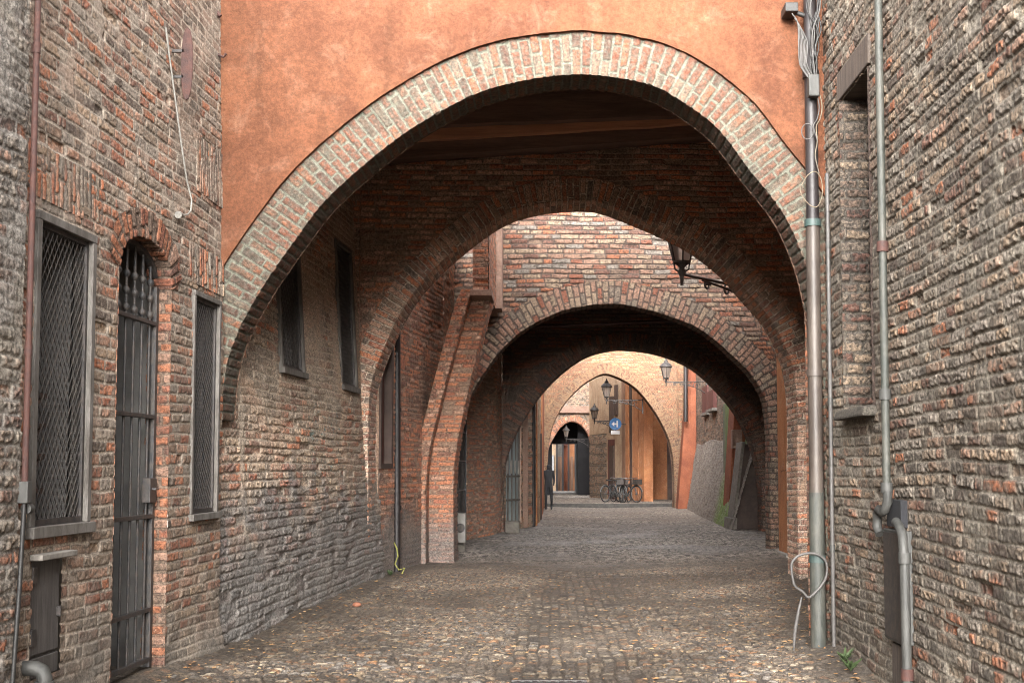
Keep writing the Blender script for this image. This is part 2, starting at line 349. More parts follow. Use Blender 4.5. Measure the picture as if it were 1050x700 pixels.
M['pane'] = glassmat('dark_window_glass', (.03,.034,.04), .15)
M['shopglass'] = glassmat('grey_blue_shop_glass', (.34,.40,.41), .15)
def _lg():
    m, nt, b = newmat('frosted_lantern_glass'); co = objco(nt)
    c = mix(nt, noise(nt,co,6,4,.6), (.36,.31,.27), (.25,.20,.17)); nt.links.new(c, b.inputs['Base Color'])
    b.inputs['Roughness'].default_value=.35; b.inputs['Transmission Weight'].default_value=.7; return m
M['lanternglass'] = _lg()
def _gate():
    m, nt, b = newmat('street_cobble'); co = objco(nt)
    A = lambda nm: N(nt,'ShaderNodeAttribute', attribute_name=nm).outputs['Fac']
    tones = [(.10,.08,.066),(.145,.115,.09),(.19,.155,.12),(.08,.068,.06),(.30,.23,.155),(.13,.115,.10),(.20,.115,.07),(.40,.34,.26),(.105,.09,.08),(.22,.20,.18),(.05,.042,.038),(.30,.165,.09),(.15,.125,.10),(.11,.10,.085)]
    c = ramp(nt, A('tone'), [(i/len(tones), t) for i, t in enumerate(tones)], 'CONSTANT')
    c = mix(nt, mrange(nt, noise(nt,co,40,5,.7), .3,.75,0,.5), c, (.06,.05,.043))
    x, y, z = sep(nt, co)
    soil = mix(nt, noise(nt,co,18,5,.7), (.075,.06,.046), (.022,.018,.015))
    c = mix(nt, A('stone'), soil, c)
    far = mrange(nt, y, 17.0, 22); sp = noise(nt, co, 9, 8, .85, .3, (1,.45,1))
    c = mix(nt, mathn(nt,'MULTIPLY', far, .85), c, mix(nt, mrange(nt,sp,.43,.57), (.03,.028,.026), (.38,.345,.31)))  # far speckle stands in for lit cobble domes, painted into the colour
    dust = mrange(nt, noise(nt,co,.75,7,.62,.7), .50,.66,0,.5); c = mix(nt, dust, c, mix(nt, noise(nt,co,50,4,.7), (.19,.155,.125), (.10,.082,.067)))
    wet = mrange(nt, noise(nt,co,.42,6,.6,.6,(.8,1.2,1)), .43,.56,0,.85); c = mix(nt, wet, c, mix(nt,.55,c,(.035,.028,.022)))
    gr = noise(nt, co, 36, 8, .85); vv = mrange(nt, gr, .38, .62, .35, 1.75); cc = N(nt,'ShaderNodeCombineColor')
    for i in range(3): nt.links.new(vv, cc.inputs[i])
    c = mix(nt, 1.0, c, cc.outputs[0], 'MULTIPLY'); c = mix(nt, 1.0, c, (.86,.83,.79), 'MULTIPLY')
    nt.links.new(c, b.inputs['Base Color'])
    r = mrange(nt, noise(nt,co,.42,6,.6,.6,(.8,1.2,1)), .46,.60,.8,.55); nt.links.new(r, b.inputs['Roughness']); b.inputs['Specular IOR Level'].default_value=.35
    bump(nt, b, mathn(nt,'ADD', noise(nt,co,60,5,.75), noise(nt,co,160,3,.7)), .5, .008)
    return m
M['cobble'] = _gate()
M['kerbstone'] = plain('dark_kerb_stone', (.06,.055,.05), .85, 0, .35, 7, (.03,.028,.026), .5)
M['dirt'] = plain('packed_dirt', (.20,.165,.13), .95, 0, .4, 5, (.11,.09,.07), .6)
# ------------------------------------------------------------------ surface builders
def side_surface(acc, Xf, nx, ys, zs, holes=(), keepf=None, bp=None, cover=None, uf=None):
    """brick face running along the street; nx = outward sign in x; holes = (y0, y1, z0, z1)"""
    for y0,y1,z0,z1 in holes:
        for v in (y0,y1): ys[np.argmin(abs(ys-v))] = v
        for v in (z0,z1): zs[np.argmin(abs(zs-v))] = v
    Yg, Zg = np.meshgrid(ys, zs, indexing='ij')
    bp = bp or {}
    h, m, t = brick(Yg if uf is None else uf(Yg), Zg, cover=cover(Yg,Zg) if cover else None, **bp)
    X = Xf(Yg,Zg)+nx*(h-bp.get('depth',.012))
    keep = np.ones((len(ys)-1,len(zs)-1), bool)
    cy = (ys[1:]+ys[:-1])/2; cz = (zs[1:]+zs[:-1])/2; CY, CZ = np.meshgrid(cy, cz, indexing='ij')
    for y0,y1,z0,z1 in holes: keep &= ~((CY>y0)&(CY<y1)&(CZ>z0)&(CZ<z1))
    if keepf is not None: keep &= keepf(CY,CZ)
    acc.grid(np.stack([X,Yg,Zg],-1), t, m, keep)
def pstep(a, b, res0, res1):
    """samples from a to b whose spacing goes from res0 to res1"""
    out=[a]; 
    while out[-1] < b: out.append(out[-1]+res0+(res1-res0)*(out[-1]-a)/(b-a))
    out[-1]=b; return np.array(out)
def catmull(pts, n):
    p = [np.array(q,float) for q in pts]; p = [2*p[0]-p[1]]+p+[2*p[-1]-p[-2]]
    out=[]
    for i in range(1,len(p)-2):
        for k in range(12):
            t=k/12; out.append(.5*((2*p[i])+(-p[i-1]+p[i+1])*t+(2*p[i-1]-5*p[i]+4*p[i+1]-p[i+2])*t*t+(-p[i-1]+3*p[i]-3*p[i+1]+p[i+2])*t**3))
    out.append(p[-2]); out=np.array(out)
    s=np.r_[0,np.cumsum(np.hypot(*np.diff(out,axis=0).T))]
    q=np.linspace(0,s[-1],n); return np.stack([np.interp(q,s,out[:,0]),np.interp(q,s,out[:,1])],-1), s[-1]
class Arch:
    def __init__(s, px, Y, thick, depth, res, ground_left=False, ground_right=False, seed=3):
        pts=[(at(x,y,Y)[0],at(x,y,Y)[2]) for x,y in px]
        if ground_right: pts.append((pts[-1][0]+.0, -.12))
        if ground_left: pts.insert(0,(pts[0][0], -.12))
        _, ln = catmull(pts, 10); n=int(ln/res)
        s.c, s.len = catmull(pts, n); s.Y=Y; s.th=thick; s.dp=depth; s.res=res; s.seed=seed
        d=np.gradient(s.c,axis=0); k=9
        d=np.stack([np.convolve(np.pad(d[:,i],k,'edge'),np.ones(2*k+1)/(2*k+1),'valid') for i in (0,1)],-1)
        d/=np.linalg.norm(d,axis=1)[:,None]; s.nrm=np.stack([-d[:,1],d[:,0]],-1)   # outward for a left-to-right arch
        s.s=np.linspace(0,s.len,n)
    def off(s, t): return s.c+s.nrm*t
    def build(s, name, mat, parent, bp=None, yoff=-.012, sof_res=None, cover=None):
        bp=dict(dict(L=.26,H=.078,seed=s.seed,wob=.006,depth=.01,rough=.005,jit=.35,miss=.01),**(bp or {}))
        nf=max(4,int(s.th/s.res)); nd=max(4,int(s.dp/(sof_res or s.res*2)))
        w=np.r_[np.linspace(-s.th,0,nf), np.linspace(0,s.dp,nd)[1:]]
        W,S=np.meshgrid(w,s.s,indexing='ij')
        h,m,t=brick(W+10,S,cover=cover(W,S) if cover else None,**bp)
        h=h-bp['depth']
        rad=np.clip(-W,0,None); dep=np.clip(W,0,None)
        cx=s.c[None,:,0]+s.nrm[None,:,0]*rad; cz=s.c[None,:,1]+s.nrm[None,:,1]*rad
        fr=sst(.02,-.02,W) if False else (W<=0).astype(float)
        edge=np.abs(W)<1e-9
        fx=np.where(edge,.7,np.where(W<0,1.,0.)); sx=np.where(edge,.7,np.where(W<0,0.,1.))
        X=cx-s.nrm[None,:,0]*h*sx; Z=cz-s.nrm[None,:,1]*h*sx; Yy=s.Y+yoff+dep-h*fx
        a=Acc(); a.grid(np.stack([X,Yy,Z],-1),t,m)
        # crown and back of the ring, hidden in the wall
        o=s.off(s.th); st=max(1,len(s.c)//60); oo=o[::st]; cc=s.c[::st]
        g=np.zeros((3,len(oo),3)); 
        g[0,:,0]=oo[:,0];g[0,:,1]=s.Y+yoff;g[0,:,2]=oo[:,1]; g[1,:,0]=oo[:,0];g[1,:,1]=s.Y+yoff+s.dp;g[1,:,2]=oo[:,1]; g[2,:,0]=cc[:,0];g[2,:,1]=s.Y+yoff+s.dp;g[2,:,2]=cc[:,1]
        a.grid(g, np.full((3,len(oo)),.5), np.full((3,len(oo)),.6))
        return a.build(name,mat,parent)
    def zf(s, t):
        o=s.off(t); i=np.argsort(o[:,0]); x=o[i,0]; z=o[i,1]
        return x,z
def front_surface(acc, Y, x0, x1, ztop, arch=None, t=None, res=.02, bp=None, yfun=None, back=False, cover=None, z0=-.12):
    """wall facing down the street, with the arch opening cut out at offset t of the ring"""
    bp=bp or {}
    def put(XX,ZZ):
        if back: acc.grid(np.stack([XX,np.full(XX.shape,Y),ZZ],-1), np.full(XX.shape,.5), np.full(XX.shape,.8)); return
        h,m,tn=brick(XX,ZZ,cover=cover(XX,ZZ) if cover else None,**bp)
        acc.grid(np.stack([XX,Y-(h-bp.get('depth',.012)),ZZ],-1),tn,m)
    if arch is None:
        a=np.linspace(x0,x1,max(2,int((x1-x0)/res))); b=np.linspace(z0,ztop,max(2,int((ztop-z0)/res)))
        put(*np.meshgrid(a,b,indexing='ij')); return
    o=arch.off(t); 
    il=np.argmin(o[:,0]); ir=np.argmax(o[:,0]); xl=o[il,0]; xr=o[ir,0]
    seg=o[il:ir+1]; xs=np.maximum.accumulate(seg[:,0])+np.arange(len(seg))*1e-7
    if x0<xl-.01:
        a=np.linspace(x0,xl,max(2,int((xl-x0)/res))); b=np.linspace(z0,ztop,max(2,int((ztop-z0)/res))); put(*np.meshgrid(a,b,indexing='ij'))
    if x1>xr+.01:
        a=np.linspace(xr,x1,max(2,int((x1-xr)/res))); b=np.linspace(z0,ztop,max(2,int((ztop-z0)/res))); put(*np.meshgrid(a,b,indexing='ij'))
    lo=max(x0,xl); hi=min(x1,xr)
    a=np.linspace(lo,hi,max(2,int((hi-lo)/res))); zb=np.interp(a,xs,seg[:,1]); n=max(2,int((ztop-zb.min())/res))
    q=np.linspace(0,1,n)
    XX=np.repeat(a[:,None],n,1); ZZ=zb[:,None]+(ztop-zb[:,None])*q[None,:]
    put(XX,ZZ)
def poly_wall(acc, path, ztop, res, zres=None, z0=-.12, bp=None, nx=1, lean=0, holes=(), cover=None, zlean0=0):
    """brick wall along a plan polyline [(x, y), ...]; u runs along the wall; holes in (u0,u1,z0,z1)"""
    p=np.array(path,float); s=np.r_[0,np.cumsum(np.hypot(*np.diff(p,axis=0).T))]
    us=np.linspace(0,s[-1],max(3,int(s[-1]/res))); zs=np.linspace(z0,ztop,int((ztop-z0)/(zres or res)))
    for u0,u1,a0,a1 in holes:
        for v in (u0,u1): us[np.argmin(abs(us-v))]=v
        for v in (a0,a1): zs[np.argmin(abs(zs-v))]=v
    us.sort(); zs.sort()
    x=np.interp(us,s,p[:,0]); y=np.interp(us,s,p[:,1])
    d=np.gradient(np.stack([x,y],-1),axis=0); d/=np.linalg.norm(d,axis=1)[:,None]
    nn=np.stack([d[:,1],-d[:,0]],-1)*nx
    U,Z=np.meshgrid(us,zs,indexing='ij'); bp=bp or {}
    h,m,t=brick(U+p[0,1],Z,cover=cover(U,Z) if cover else None,**bp); h=h-bp.get('depth',.012)-lean*np.clip(Z-zlean0,0,None)
    P=np.stack([x[:,None]+nn[:,0:1]*h, y[:,None]+nn[:,1:2]*h, Z],-1)
    CU,CZ=np.meshgrid((us[1:]+us[:-1])/2,(zs[1:]+zs[:-1])/2,indexing='ij'); keep=np.ones(CU.shape,bool)
    for u0,u1,a0,a1 in holes: keep&=~((CU>u0)&(CU<u1)&(CZ>a0)&(CZ<a1))
    acc.grid(P,t,m,keep)
def quadplane(acc, a,b,c,d, n=2, m=2):
    a,b,c,d=[np.array(q,float) for q in (a,b,c,d)]
    u=np.linspace(0,1,n)[:,None,None]; v=np.linspace(0,1,m)[None,:,None]
    acc.grid((a*(1-u)+b*u)*(1-v)+(d*(1-u)+c*u)*v)

# ================================================================== GROUND
g = PB(); g.add([(-300,-300,-.16),(300,-300,-.16),(300,400,-.16),(-300,400,-.16)],[(0,1,2,3)])
tag(g.build('ground', M['dirt']), kind='structure')
def wall_left_base(Y):
    return np.interp(Y,[-5,6,10,16,19.3,24,27.3,29,31.5,47,60],[-3.0,-2.95,-2.8,-2.4,-2.0,-1.8,-1.27,-1.1,-.4,-.3,-.3])
def wall_right_base(Y):
    return np.interp(Y,[-5,8.5,10.3,10.5,16,22,28,30,44,48],[2.3,2.3,2.37,2.4,3.5,4.2,5.1,4.6,5.1,5.2])
def pebbles(x, y, cell, seed):
    gx=x/cell; gy=y/(cell*1.0); ix=np.floor(gx); iy=np.floor(gy)
    f1=np.full(x.shape,9.); f2=np.full(x.shape,9.); idr=np.zeros(x.shape); hh=np.zeros(x.shape)
    for dx in (-1,0,1):
        for dy in (-1,0,1):
            cx=ix+dx; cy=iy+dy
            px=cx+.5+(hsh(cx,cy,seed)-.5)*.8; py=cy+.5+(hsh(cx,cy,seed+1)-.5)*.8
            an=hsh(cx,cy,seed+4)*3.14; st=.7+.6*hsh(cx,cy,seed+5)
            ax=(gx-px); ay=(gy-py); rx=ax*np.cos(an)+ay*np.sin(an); ry=-ax*np.sin(an)+ay*np.cos(an)
            d=np.hypot(rx*st,ry/st)
            c=d<f1; f2=np.where(c,f1,np.minimum(f2,d)); idr=np.where(c,hsh(cx,cy,seed+2),idr); hh=np.where(c,hsh(cx,cy,seed+3),hh); f1=np.where(c,d,f1)
    return f1,f2,idr,hh
def ground_base(X,Y):
    l=X-wall_left_base(Y); r=wall_right_base(Y)-X
    z=.10*np.exp(-np.clip(l,0,9)/.22)*(.5+.5*vn(Y*.9,Y*0,5))*np.exp(-np.clip(Y-9,0,99)/12)+.14*np.exp(-np.clip(r,0,9)/.35)*(.6+.5*vn(Y*.7,Y*0,6))*sst(8,9.4,Y)*sst(26,18,Y)
    z=z+.022*fbm(X*.55,Y*.55,31,3)-.03*np.exp(-((X-(.25+.045*(Y-8)))/.9)**2)
    return z
def street():
    ys=[2.0]
    while ys[-1]<48.2: ys.append(ys[-1]+(.03 if ys[-1]<6.5 else max(.0165,ys[-1]**2/1860*.55)))
    ys=np.array(ys); q=np.linspace(0,1,620)
    xl=wall_left_base(ys)-.45; xr=wall_right_base(ys)+.6; xr=np.where(ys>47,xr+.2,xr)
    X=xl[:,None]+(xr-xl)[:,None]*q[None,:]; Y=np.repeat(ys[:,None],len(q),1)
    wx=X+.02*vn(X*4,Y*4,3); wy=Y+.02*vn(X*4,Y*4,4)
    f1,f2,idr,hh=pebbles(wx,wy,.082,41)
    e=f2-f1; m=sst(.04,.20,e); dome=np.sqrt(np.clip(1-(f1/.78)**2,0,1))
    h=m*(.006+.020*dome+.012*(hh-.5))
    # a band of cut setts down the middle
    cx=.12+.045*(Y-8); wB=.58+.05*vn(Y*1.5,Y*0,8); band=sst(wB+.04,wB-.04,np.abs(X-cx))
    hs,ms,ts=brick(wy,wx,seed=77,L=.125,H=.10,mt=.018,wob=.010,depth=.014,rough=.006,jit=.25,miss=.02)
    band=np.where(hsh(np.floor(wy/.105),np.floor((wx)/.105),9)<.06,0,band)
    h=h*(1-band)+hs*band; m=m*(1-band)+ms*band; idr=np.where(band>.5,ts*.9,idr)
    # beyond the first covered stretch the paving is small rounded setts
    farm=sst(17.5,20,Y); h2,m2,t2=brick(wx+.3*0,wy,seed=91,L=.12,H=.12,mt=.02,wob=.05,depth=.014,rough=.005,jit=.3,miss=.02)
    h=h*(1-farm)+h2*farm; m=m*(1-farm)+m2*farm; idr=np.where(farm>.5,t2,idr)
    # packed earth silts the joints in places
    silt=sst(.12,.55,fbm(X*.9,Y*.9,52,4))*.7; l=X-wall_left_base(Y); r=wall_right_base(Y)-X
    silt=np.maximum(silt,sst(.45,.1,l)*.95); silt=np.maximum(silt,sst(.6,.12,r)*.95*sst(7,8.6,Y))
    h=h*(1-.7*silt)+.010*silt+.005*fbm(X*9,Y*9,53,4)*silt; m=m*(1-.75*silt)
    Z=ground_base(X,Y)+h
    a=Acc(); a.grid(np.stack([X,Y,Z],-1),idr,m); return a
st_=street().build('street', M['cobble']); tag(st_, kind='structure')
# raised paving of the cross street beyond the last arch, with its curved kerb
def far_paving():
    ys=np.linspace(47.2,80,520); xs=np.linspace(-3.5,10,330); X,Y=np.meshgrid(xs,ys,indexing='ij')
    edge=48.6-1.3*np.cos((X-2.4)/3.2)
    h,m,t=brick(X,Y,seed=93,L=.16,H=.14,mt=.02,wob=.05,depth=.012)
    Z=.13+h-.012; Z=np.where(Y<edge,-.05,Z)
    a=Acc(); a.grid(np.stack([X,Y,Z],-1),t,m); return a
tag(far_paving().build('pavement', M['cobble']), kind='structure')
k=PB(); prev=None
for i in range(41):
    x=-3.5+i*13.5/40; e=48.6-1.3*math.cos((x-2.4)/3.2)
    if prev: k.hexa([(prev[0],prev[1]-.16,-.05),(x,e-.16,-.05),(x,e+.06,-.05),(prev[0],prev[1]+.06,-.05)],[(prev[0],prev[1]-.16,.135),(x,e-.16,.135),(x,e+.06,.135),(prev[0],prev[1]+.06,.135)])
    prev=(x,e)
tag(k.build('kerb', M['kerbstone']), kind='structure')

# ================================================================== LEFT NEAR HOUSE
def XLn(Y): return -2.95+.0375*(Y-6)
lh = thing('brick_house','old brick house on the left with wire mesh windows and an arched iron gate','house',(-3.2,8,0))
W1=(6.63,7.31,1.22,2.97); W2=(9.23,9.81,1.19,2.92); HT=(6.66,7.02,.36,1.03)
GY0,GY1,GSP,GCR=7.75,8.72,2.90,3.18
def gz(y):      # intrados of the gate arch
    t=(y-GY0)/(GY1-GY0); return GSP+(GCR-GSP)*np.sqrt(np.clip(1-(2*t-1)**2*1.0,0,1))**.9
def cov_left(Y,Z):
    c=np.maximum(sst(-.02,.38,fbm(Y*1.1,Z*.9,61,4))*.75,sst(.15,.4,fbm(Y*5,Z*6,161,3))*.8)
    c=np.maximum(c,sst(.55,.1,Z+.4*fbm(Y*2,Z*2,62,3))*.8)
    jamb=sst(.42,.2,np.abs(Y-8.97))*sst(.25,.6,Z)*sst(3.3,2.8,Z); c=c*(1-.9*jamb)
    return c
a=Acc()
ys=pstep(6.40,9.985,.0075,.0115); zs=np.arange(-.1,5.75,.0072)
def lkeep(Y,Z): return ~((Y>GY0)&(Y<GY1)&(Z>-.2)&(Z<gz(Y)+.03)) & ~((Y>GY0)&(Y<GY1)&(Z<.05))
h0=(GY0,GY1,.02,GSP)
side_surface(a, lambda Y,Z: XLn(Y)+.012*fbm(Y*.8,Z*.8,66,3)+.06*sst(.35,-.1,Z)*sst(8.8,9.3,Y)-.022*np.clip(Z-2.6,0,9), 1, ys, zs, holes=[W1,W2,HT,h0], keepf=lkeep,
    bp=dict(seed=101,L=.22,H=.078,mt=.017,wob=.014,depth=.009,rough=.004,jit=.7,miss=.04,fine=.003,vw=.025), cover=cov_left)
a.build('wall', M['left'], lh)
p=PB(); p.box(-12,-3.05,6.42,9.9,5.6,6.6).box(-3.5,-3.12,6.42,6.6,-.1,5.6); 
p.box(-12,-3.02,6.42,6.5,-.1,5.6); p.build('upper_wall', M['left'], lh)
# voussoirs of the gate arch and soldier courses over the windows
class SideRing: pass
def side_ring(acc, pts, thick, X, nx=1, seed=5, depth=.14, L=.24, H=.068):
    """brick arch ring lying in a wall along the street; pts = intrados (y, z)"""
    _,ln=catmull(pts,10); n=int(ln/.008); c,_=catmull(pts,n); d=np.gradient(c,axis=0); d/=np.linalg.norm(d,axis=1)[:,None]; nr=np.stack([-d[:,1],d[:,0]],-1)
    w=np.r_[np.linspace(-thick,0,int(thick/.01)), np.linspace(0,depth,int(depth/.012))[1:]]
    W,S=np.meshgrid(w,np.linspace(0,ln,n),indexing='ij')
    h,m,t=brick(W+10,S,seed=seed,L=L,H=H,mt=.012,wob=.005,depth=.012,rough=.006,jit=.3,miss=.0); h=h-.012+.004
    rad=np.clip(-W,0,None); dep=np.clip(W,0,None); ed=np.abs(W)<1e-9
    fx=np.where(ed,.7,np.where(W<0,1,0)); sx=np.where(ed,.7,np.where(W<0,0,1))
    Yy=c[None,:,0]+nr[None,:,0]*rad-nr[None,:,0]*h*sx; Z=c[None,:,1]+nr[None,:,1]*rad-nr[None,:,1]*h*sx
    acc.grid(np.stack([X(Yy)-nx*dep+nx*h*fx,Yy,Z],-1),t,m)
a=Acc()
gp=[(GY0,.02),(GY0,1.0),(GY0,2.0),(GY0,2.78)]+[(y,float(gz(np.array(y)))) for y in np.linspace(GY0+.03,GY1-.03,9)]+[(GY1,2.78),(GY1,2.0),(GY1,1.0),(GY1,.02)]
ag=[(y,float(gz(np.array(y)))-.005) for y in np.linspace(GY0-.0,GY1+.0,15)]
side_ring(a, ag, .20, lambda y: XLn(y)+.008, seed=8, depth=.18)
a.build('gate_arch', M['jamb'], lh)
a=Acc()     # jambs of the gate
for y in (GY0,GY1):
    zz=np.arange(.0,2.93,.012); dd=np.linspace(0,.18,14); D,Z=np.meshgrid(dd,zz,indexing='ij')
    h,m,t=brick(D+3,Z,seed=12,L=.25,H=.078,mt=.014,depth=.012); s=1 if y==GY0 else -1
    a.grid(np.stack([XLn(y)+.002-D,y+s*(h-.012),Z],-1),t,m)
a.build('gate_jamb', M['jamb'], lh)
for y0,y1,z0,z1,sd in ((6.44,7.5,3.10,3.42,15),(9.12,9.97,3.02,3.34,19),(9.30,9.97,3.78,4.25,20)):
    a=Acc(); y_=np.arange(y0,y1,.010); z_=np.arange(z0,z1,.012); Yg,Zg=np.meshgrid(y_,z_,indexing='ij')
    h,m,t=brick(Zg+4,Yg,seed=sd,L=.30,H=.056,mt=.012,wob=.008,depth=.013,rough=.006,miss=0.02,cover=sst(.1,.5,fbm(Yg*3,Zg*3,sd,3))*.6)
    a.grid(np.stack([XLn(Yg)-.022*np.clip(Zg-2.6,0,9)+.004+h-.010,Yg,Zg],-1),t,m)
    a.build('soldier_course', M['left'], lh)
def mesh_window(root, y0,y1,z0,z1, Xf, nx, lean=0, rails=False, frame_w=.055, wname='window', cell=.055, gap=.0):
    """framed window with a diamond wire mesh; the recess is built behind it"""
    xm=Xf((y0+y1)/2)
    P=lambda y,z,d: (Xf(y)+nx*d-nx*lean*z, y, z)
    f=PB()
    def fr(a0,a1,b0,b1,d0,d1):
        q=[P(a0,b0,d0),P(a1,b0,d0),P(a1,b1,d0),P(a0,b1,d0)]; r=[P(a0,b0,d1),P(a1,b0,d1),P(a1,b1,d1),P(a0,b1,d1)]; f.hexa(q,r)
    w=frame_w
    fr(y0-w,y0,z0,z1,-.12,.018); fr(y1,y1+w,z0,z1,-.12,.018); fr(y0-w,y1+w,z1,z1+w,-.12,.020); fr(y0-w-.015,y1+w+.015,z0-w*1.3,z0,-.12,.045)
    win=f.build(wname, M['frame'], root, .004)
    fi=PB(); f=fi; w2=.028
    fr(y0+.002,y0+w2,z0+.002,z1-.002,-.05,-.012); fr(y1-w2,y1-.002,z0+.002,z1-.002,-.05,-.012); fr(y0+w2,y1-w2,z1-w2,z1-.002,-.05,-.013); fr(y0+w2,y1-w2,z0+.002,z0+w2*1.3,-.05,-.013)
    fi.build('inner_frame', M['iron'], win)
    gr=PB(); dy=cell; dz=cell*1.55; Wd=y1-y0; Hh=z1-z0; sl=dz/dy
    for sgn in (1,-1):
        kk=-int(Hh/dz)-2
        while True:
            b=z0+kk*dz if sgn==1 else z0+kk*dz
            kk+=1
            pts=[]
            for yy in (y0+.02,y1-.02):
                zz=b+sl*(yy-y0)*sgn+(0 if sgn==1 else 0); pts.append([yy,zz])
            if sgn==1 and b>z1: break
            if sgn==-1 and b-sl*Wd>z1: break
            (ya,za),(yb,zb)=pts
            lo,hi=z0+.03,z1-.02
            if max(za,zb)<lo or min(za,zb)>hi: continue
            def clip(ya,za,yb,zb):
                t0=0;t1=1;dzz=zb-za
                for lim,s in ((lo,1),(hi,-1)):
                    if abs(dzz)<1e-9: continue
                    t=(lim-za)/dzz
                    if dzz*s>0: t0=max(t0,t)
                    else: t1=min(t1,t)
                if t1<=t0: return None
                return (ya+(yb-ya)*t0,za+dzz*t0,ya+(yb-ya)*t1,za+dzz*t1)
            c=clip(ya,za,yb,zb)
            if c: gr.bar(P(c[0],c[1],-.03+.003*sgn),P(c[2],c[3],-.03+.003*sgn),.0055,.004)
    gr.build('grille', M['grille'], win)
    rc=PB(); D=-.30
    Q=lambda y,z,d:P(y,z,d)
    rc.add([Q(y0,z0,D),Q(y1,z0,D),Q(y1,z1,D),Q(y0,z1,D)],[(0,1,2,3)])
    rc.add([Q(y0,z0,D),Q(y0,z0,-.1),Q(y0,z1,-.1),Q(y0,z1,D)],[(0,1,2,3)]); rc.add([Q(y1,z0,D),Q(y1,z0,-.1),Q(y1,z1,-.1),Q(y1,z1,D)],[(0,1,2,3)])
    rc.add([Q(y0,z0,D),Q(y0,z0,-.1),Q(y1,z0,-.1),Q(y1,z0,D)],[(0,1,2,3)]); rc.add([Q(y0,z1,D),Q(y0,z1,-.1),Q(y1,z1,-.1),Q(y1,z1,D)],[(0,1,2,3)])
    rc.build('recess', M['interior'], win)
    return win,P
w,P=mesh_window(lh,*W1,XLn,1,frame_w=.05)
s=PB()
for z in (1.42,1.62,1.80,1.98):
    s.bar(P(6.66,z,-.10),P(6.95,z,-.10),.03,.03); s.bar(P(6.67,z-.17,-.10),P(6.93,z,-.10),.022,.022)
s.build('shelf_bracket', M['darkbrown'], w)
w,P=mesh_window(lh,*W2,XLn,1,frame_w=.04,cell=.045)
# gate
def gate():
    X=lambda d:(lambda y:XLn(y)-d)
    fr=PB(); d=.115
    xp=lambda y:XLn(y)-d
    for y in (GY0+.03,GY1-.03): fr.bar((xp(y),y,.10),(xp(y),y,2.9),.05,.05)
    pr=None
    for y in np.linspace(GY0+.03,GY1-.03,14):
        q=(xp(y),y,float(gz(np.array(y)))-.03)
        if pr: fr.bar(pr,q,.05,.035)
        pr=q
    for z in (.16,.52,1.20,1.93,2.62): fr.bar((xp(GY0+.03)+.012,GY0+.03,z),(xp(GY1-.03)+.012,GY1-.03,z),.035,.03)
    fo=fr.build('iron_gate', M['ironblue'], lh, .003)
    for i in range(6):
        y=GY0+.12+(GY1-GY0-.24)*i/5; b=PB(); top=float(gz(np.array(y)))-.05
        b.tube([(xp(y),y,.15),(xp(y),y,2.66),(xp(y),y,top)],.011,8)
        for z in (2.68,2.80,2.92):
            if z<top: b.lathe([(.011,-.03),(.026,-.01),(.026,.01),(.011,.03)],(xp(y),y,z),10)
        b.build('gate_bar', M['ironblue'], fo)
    l=PB(); l.box(xp(8.6)-.02,xp(8.6)+.045,8.56,8.70,1.30,1.48); l.build('lock', M['ironblue'], fo, .004)
    l=PB(); l.tube([(xp(8.6)+.04,8.6,1.40),(xp(8.6)+.09,8.6,1.40),(xp(8.6)+.09,8.52,1.40)],.008,8); l.build('handle', M['steel'], fo)
    s=PB(); s.box(-3.0,-2.72,GY0-.0,GY1+.0,-.12,.055); s.build('threshold', M['stone'], lh, .015)
    dr=PB(); xd=-3.42; dr.add([(xd,GY0,-.1),(xd,GY1,-.1),(xd,GY1,3.3),(xd,GY0,3.3)],[(0,1,2,3)]); 
    for y in (GY0-.002,GY1+.002): dr.add([(xd,y,-.1),(-2.98,y,-.1),(-2.98,y,3.3),(xd,y,3.3)],[(0,1,2,3)])
    dr.add([(xd,GY0,3.19),(xd,GY1,3.19),(-2.98,GY1,3.19),(-2.98,GY0,3.19)],[(0,1,2,3)])
    dr.build('entrance', M['interior'], lh)
    q=PB(); q.box(xd+.005,xd+.03,GY0+.03,GY1-.03,.02,1.55); q.box(xd+.005,xd+.03,GY0+.03,GY1-.03,2.0,2.05); q.build('inner_door', M['darkbrown'], lh)
    q=PB(); q.box(xd+.15,xd+.23,8.2,8.42,1.7,1.95); q.build('letter_box', M['frame'], lh, .01)
gate()
# low wooden hatch
def hatch():
    y0,y1,z0,z1=HT; P=lambda y,z,d:(XLn(y)+d,y,z)
    f=PB()
    def bx(f,a0,a1,b0,b1,d0,d1): f.hexa([P(a0,b0,d0),P(a1,b0,d0),P(a1,b1,d0),P(a0,b1,d0)],[P(a0,b0,d1),P(a1,b0,d1),P(a1,b1,d1),P(a0,b1,d1)])
    bx(f,y0-.01,y1+.01,z0-.01,z1+.01,-.10,-.03); bx(f,y0,y1,z0,z0+.11,-.03,-.012); bx(f,y0,y1,z0+.13,z1,-.03,-.014)
    o=f.build('hatch', M['hatch'], lh, .004)
    f=PB(); bx(f,y0-.04,y1+.05,z1,z1+.035,-.05,.07); f.build('lid', M['stone'], o, .006)
    for z in (.55,.9): f=PB(); bx(f,y0+.0,y0+.05,z,z+.09,-.012,.002); f.build('hinge', M['iron'], o)
    f=PB(); bx(f,y1-.035,y1-.02,.68,.74,-.012,.012); f.build('latch', M['iron'], o)
hatch()
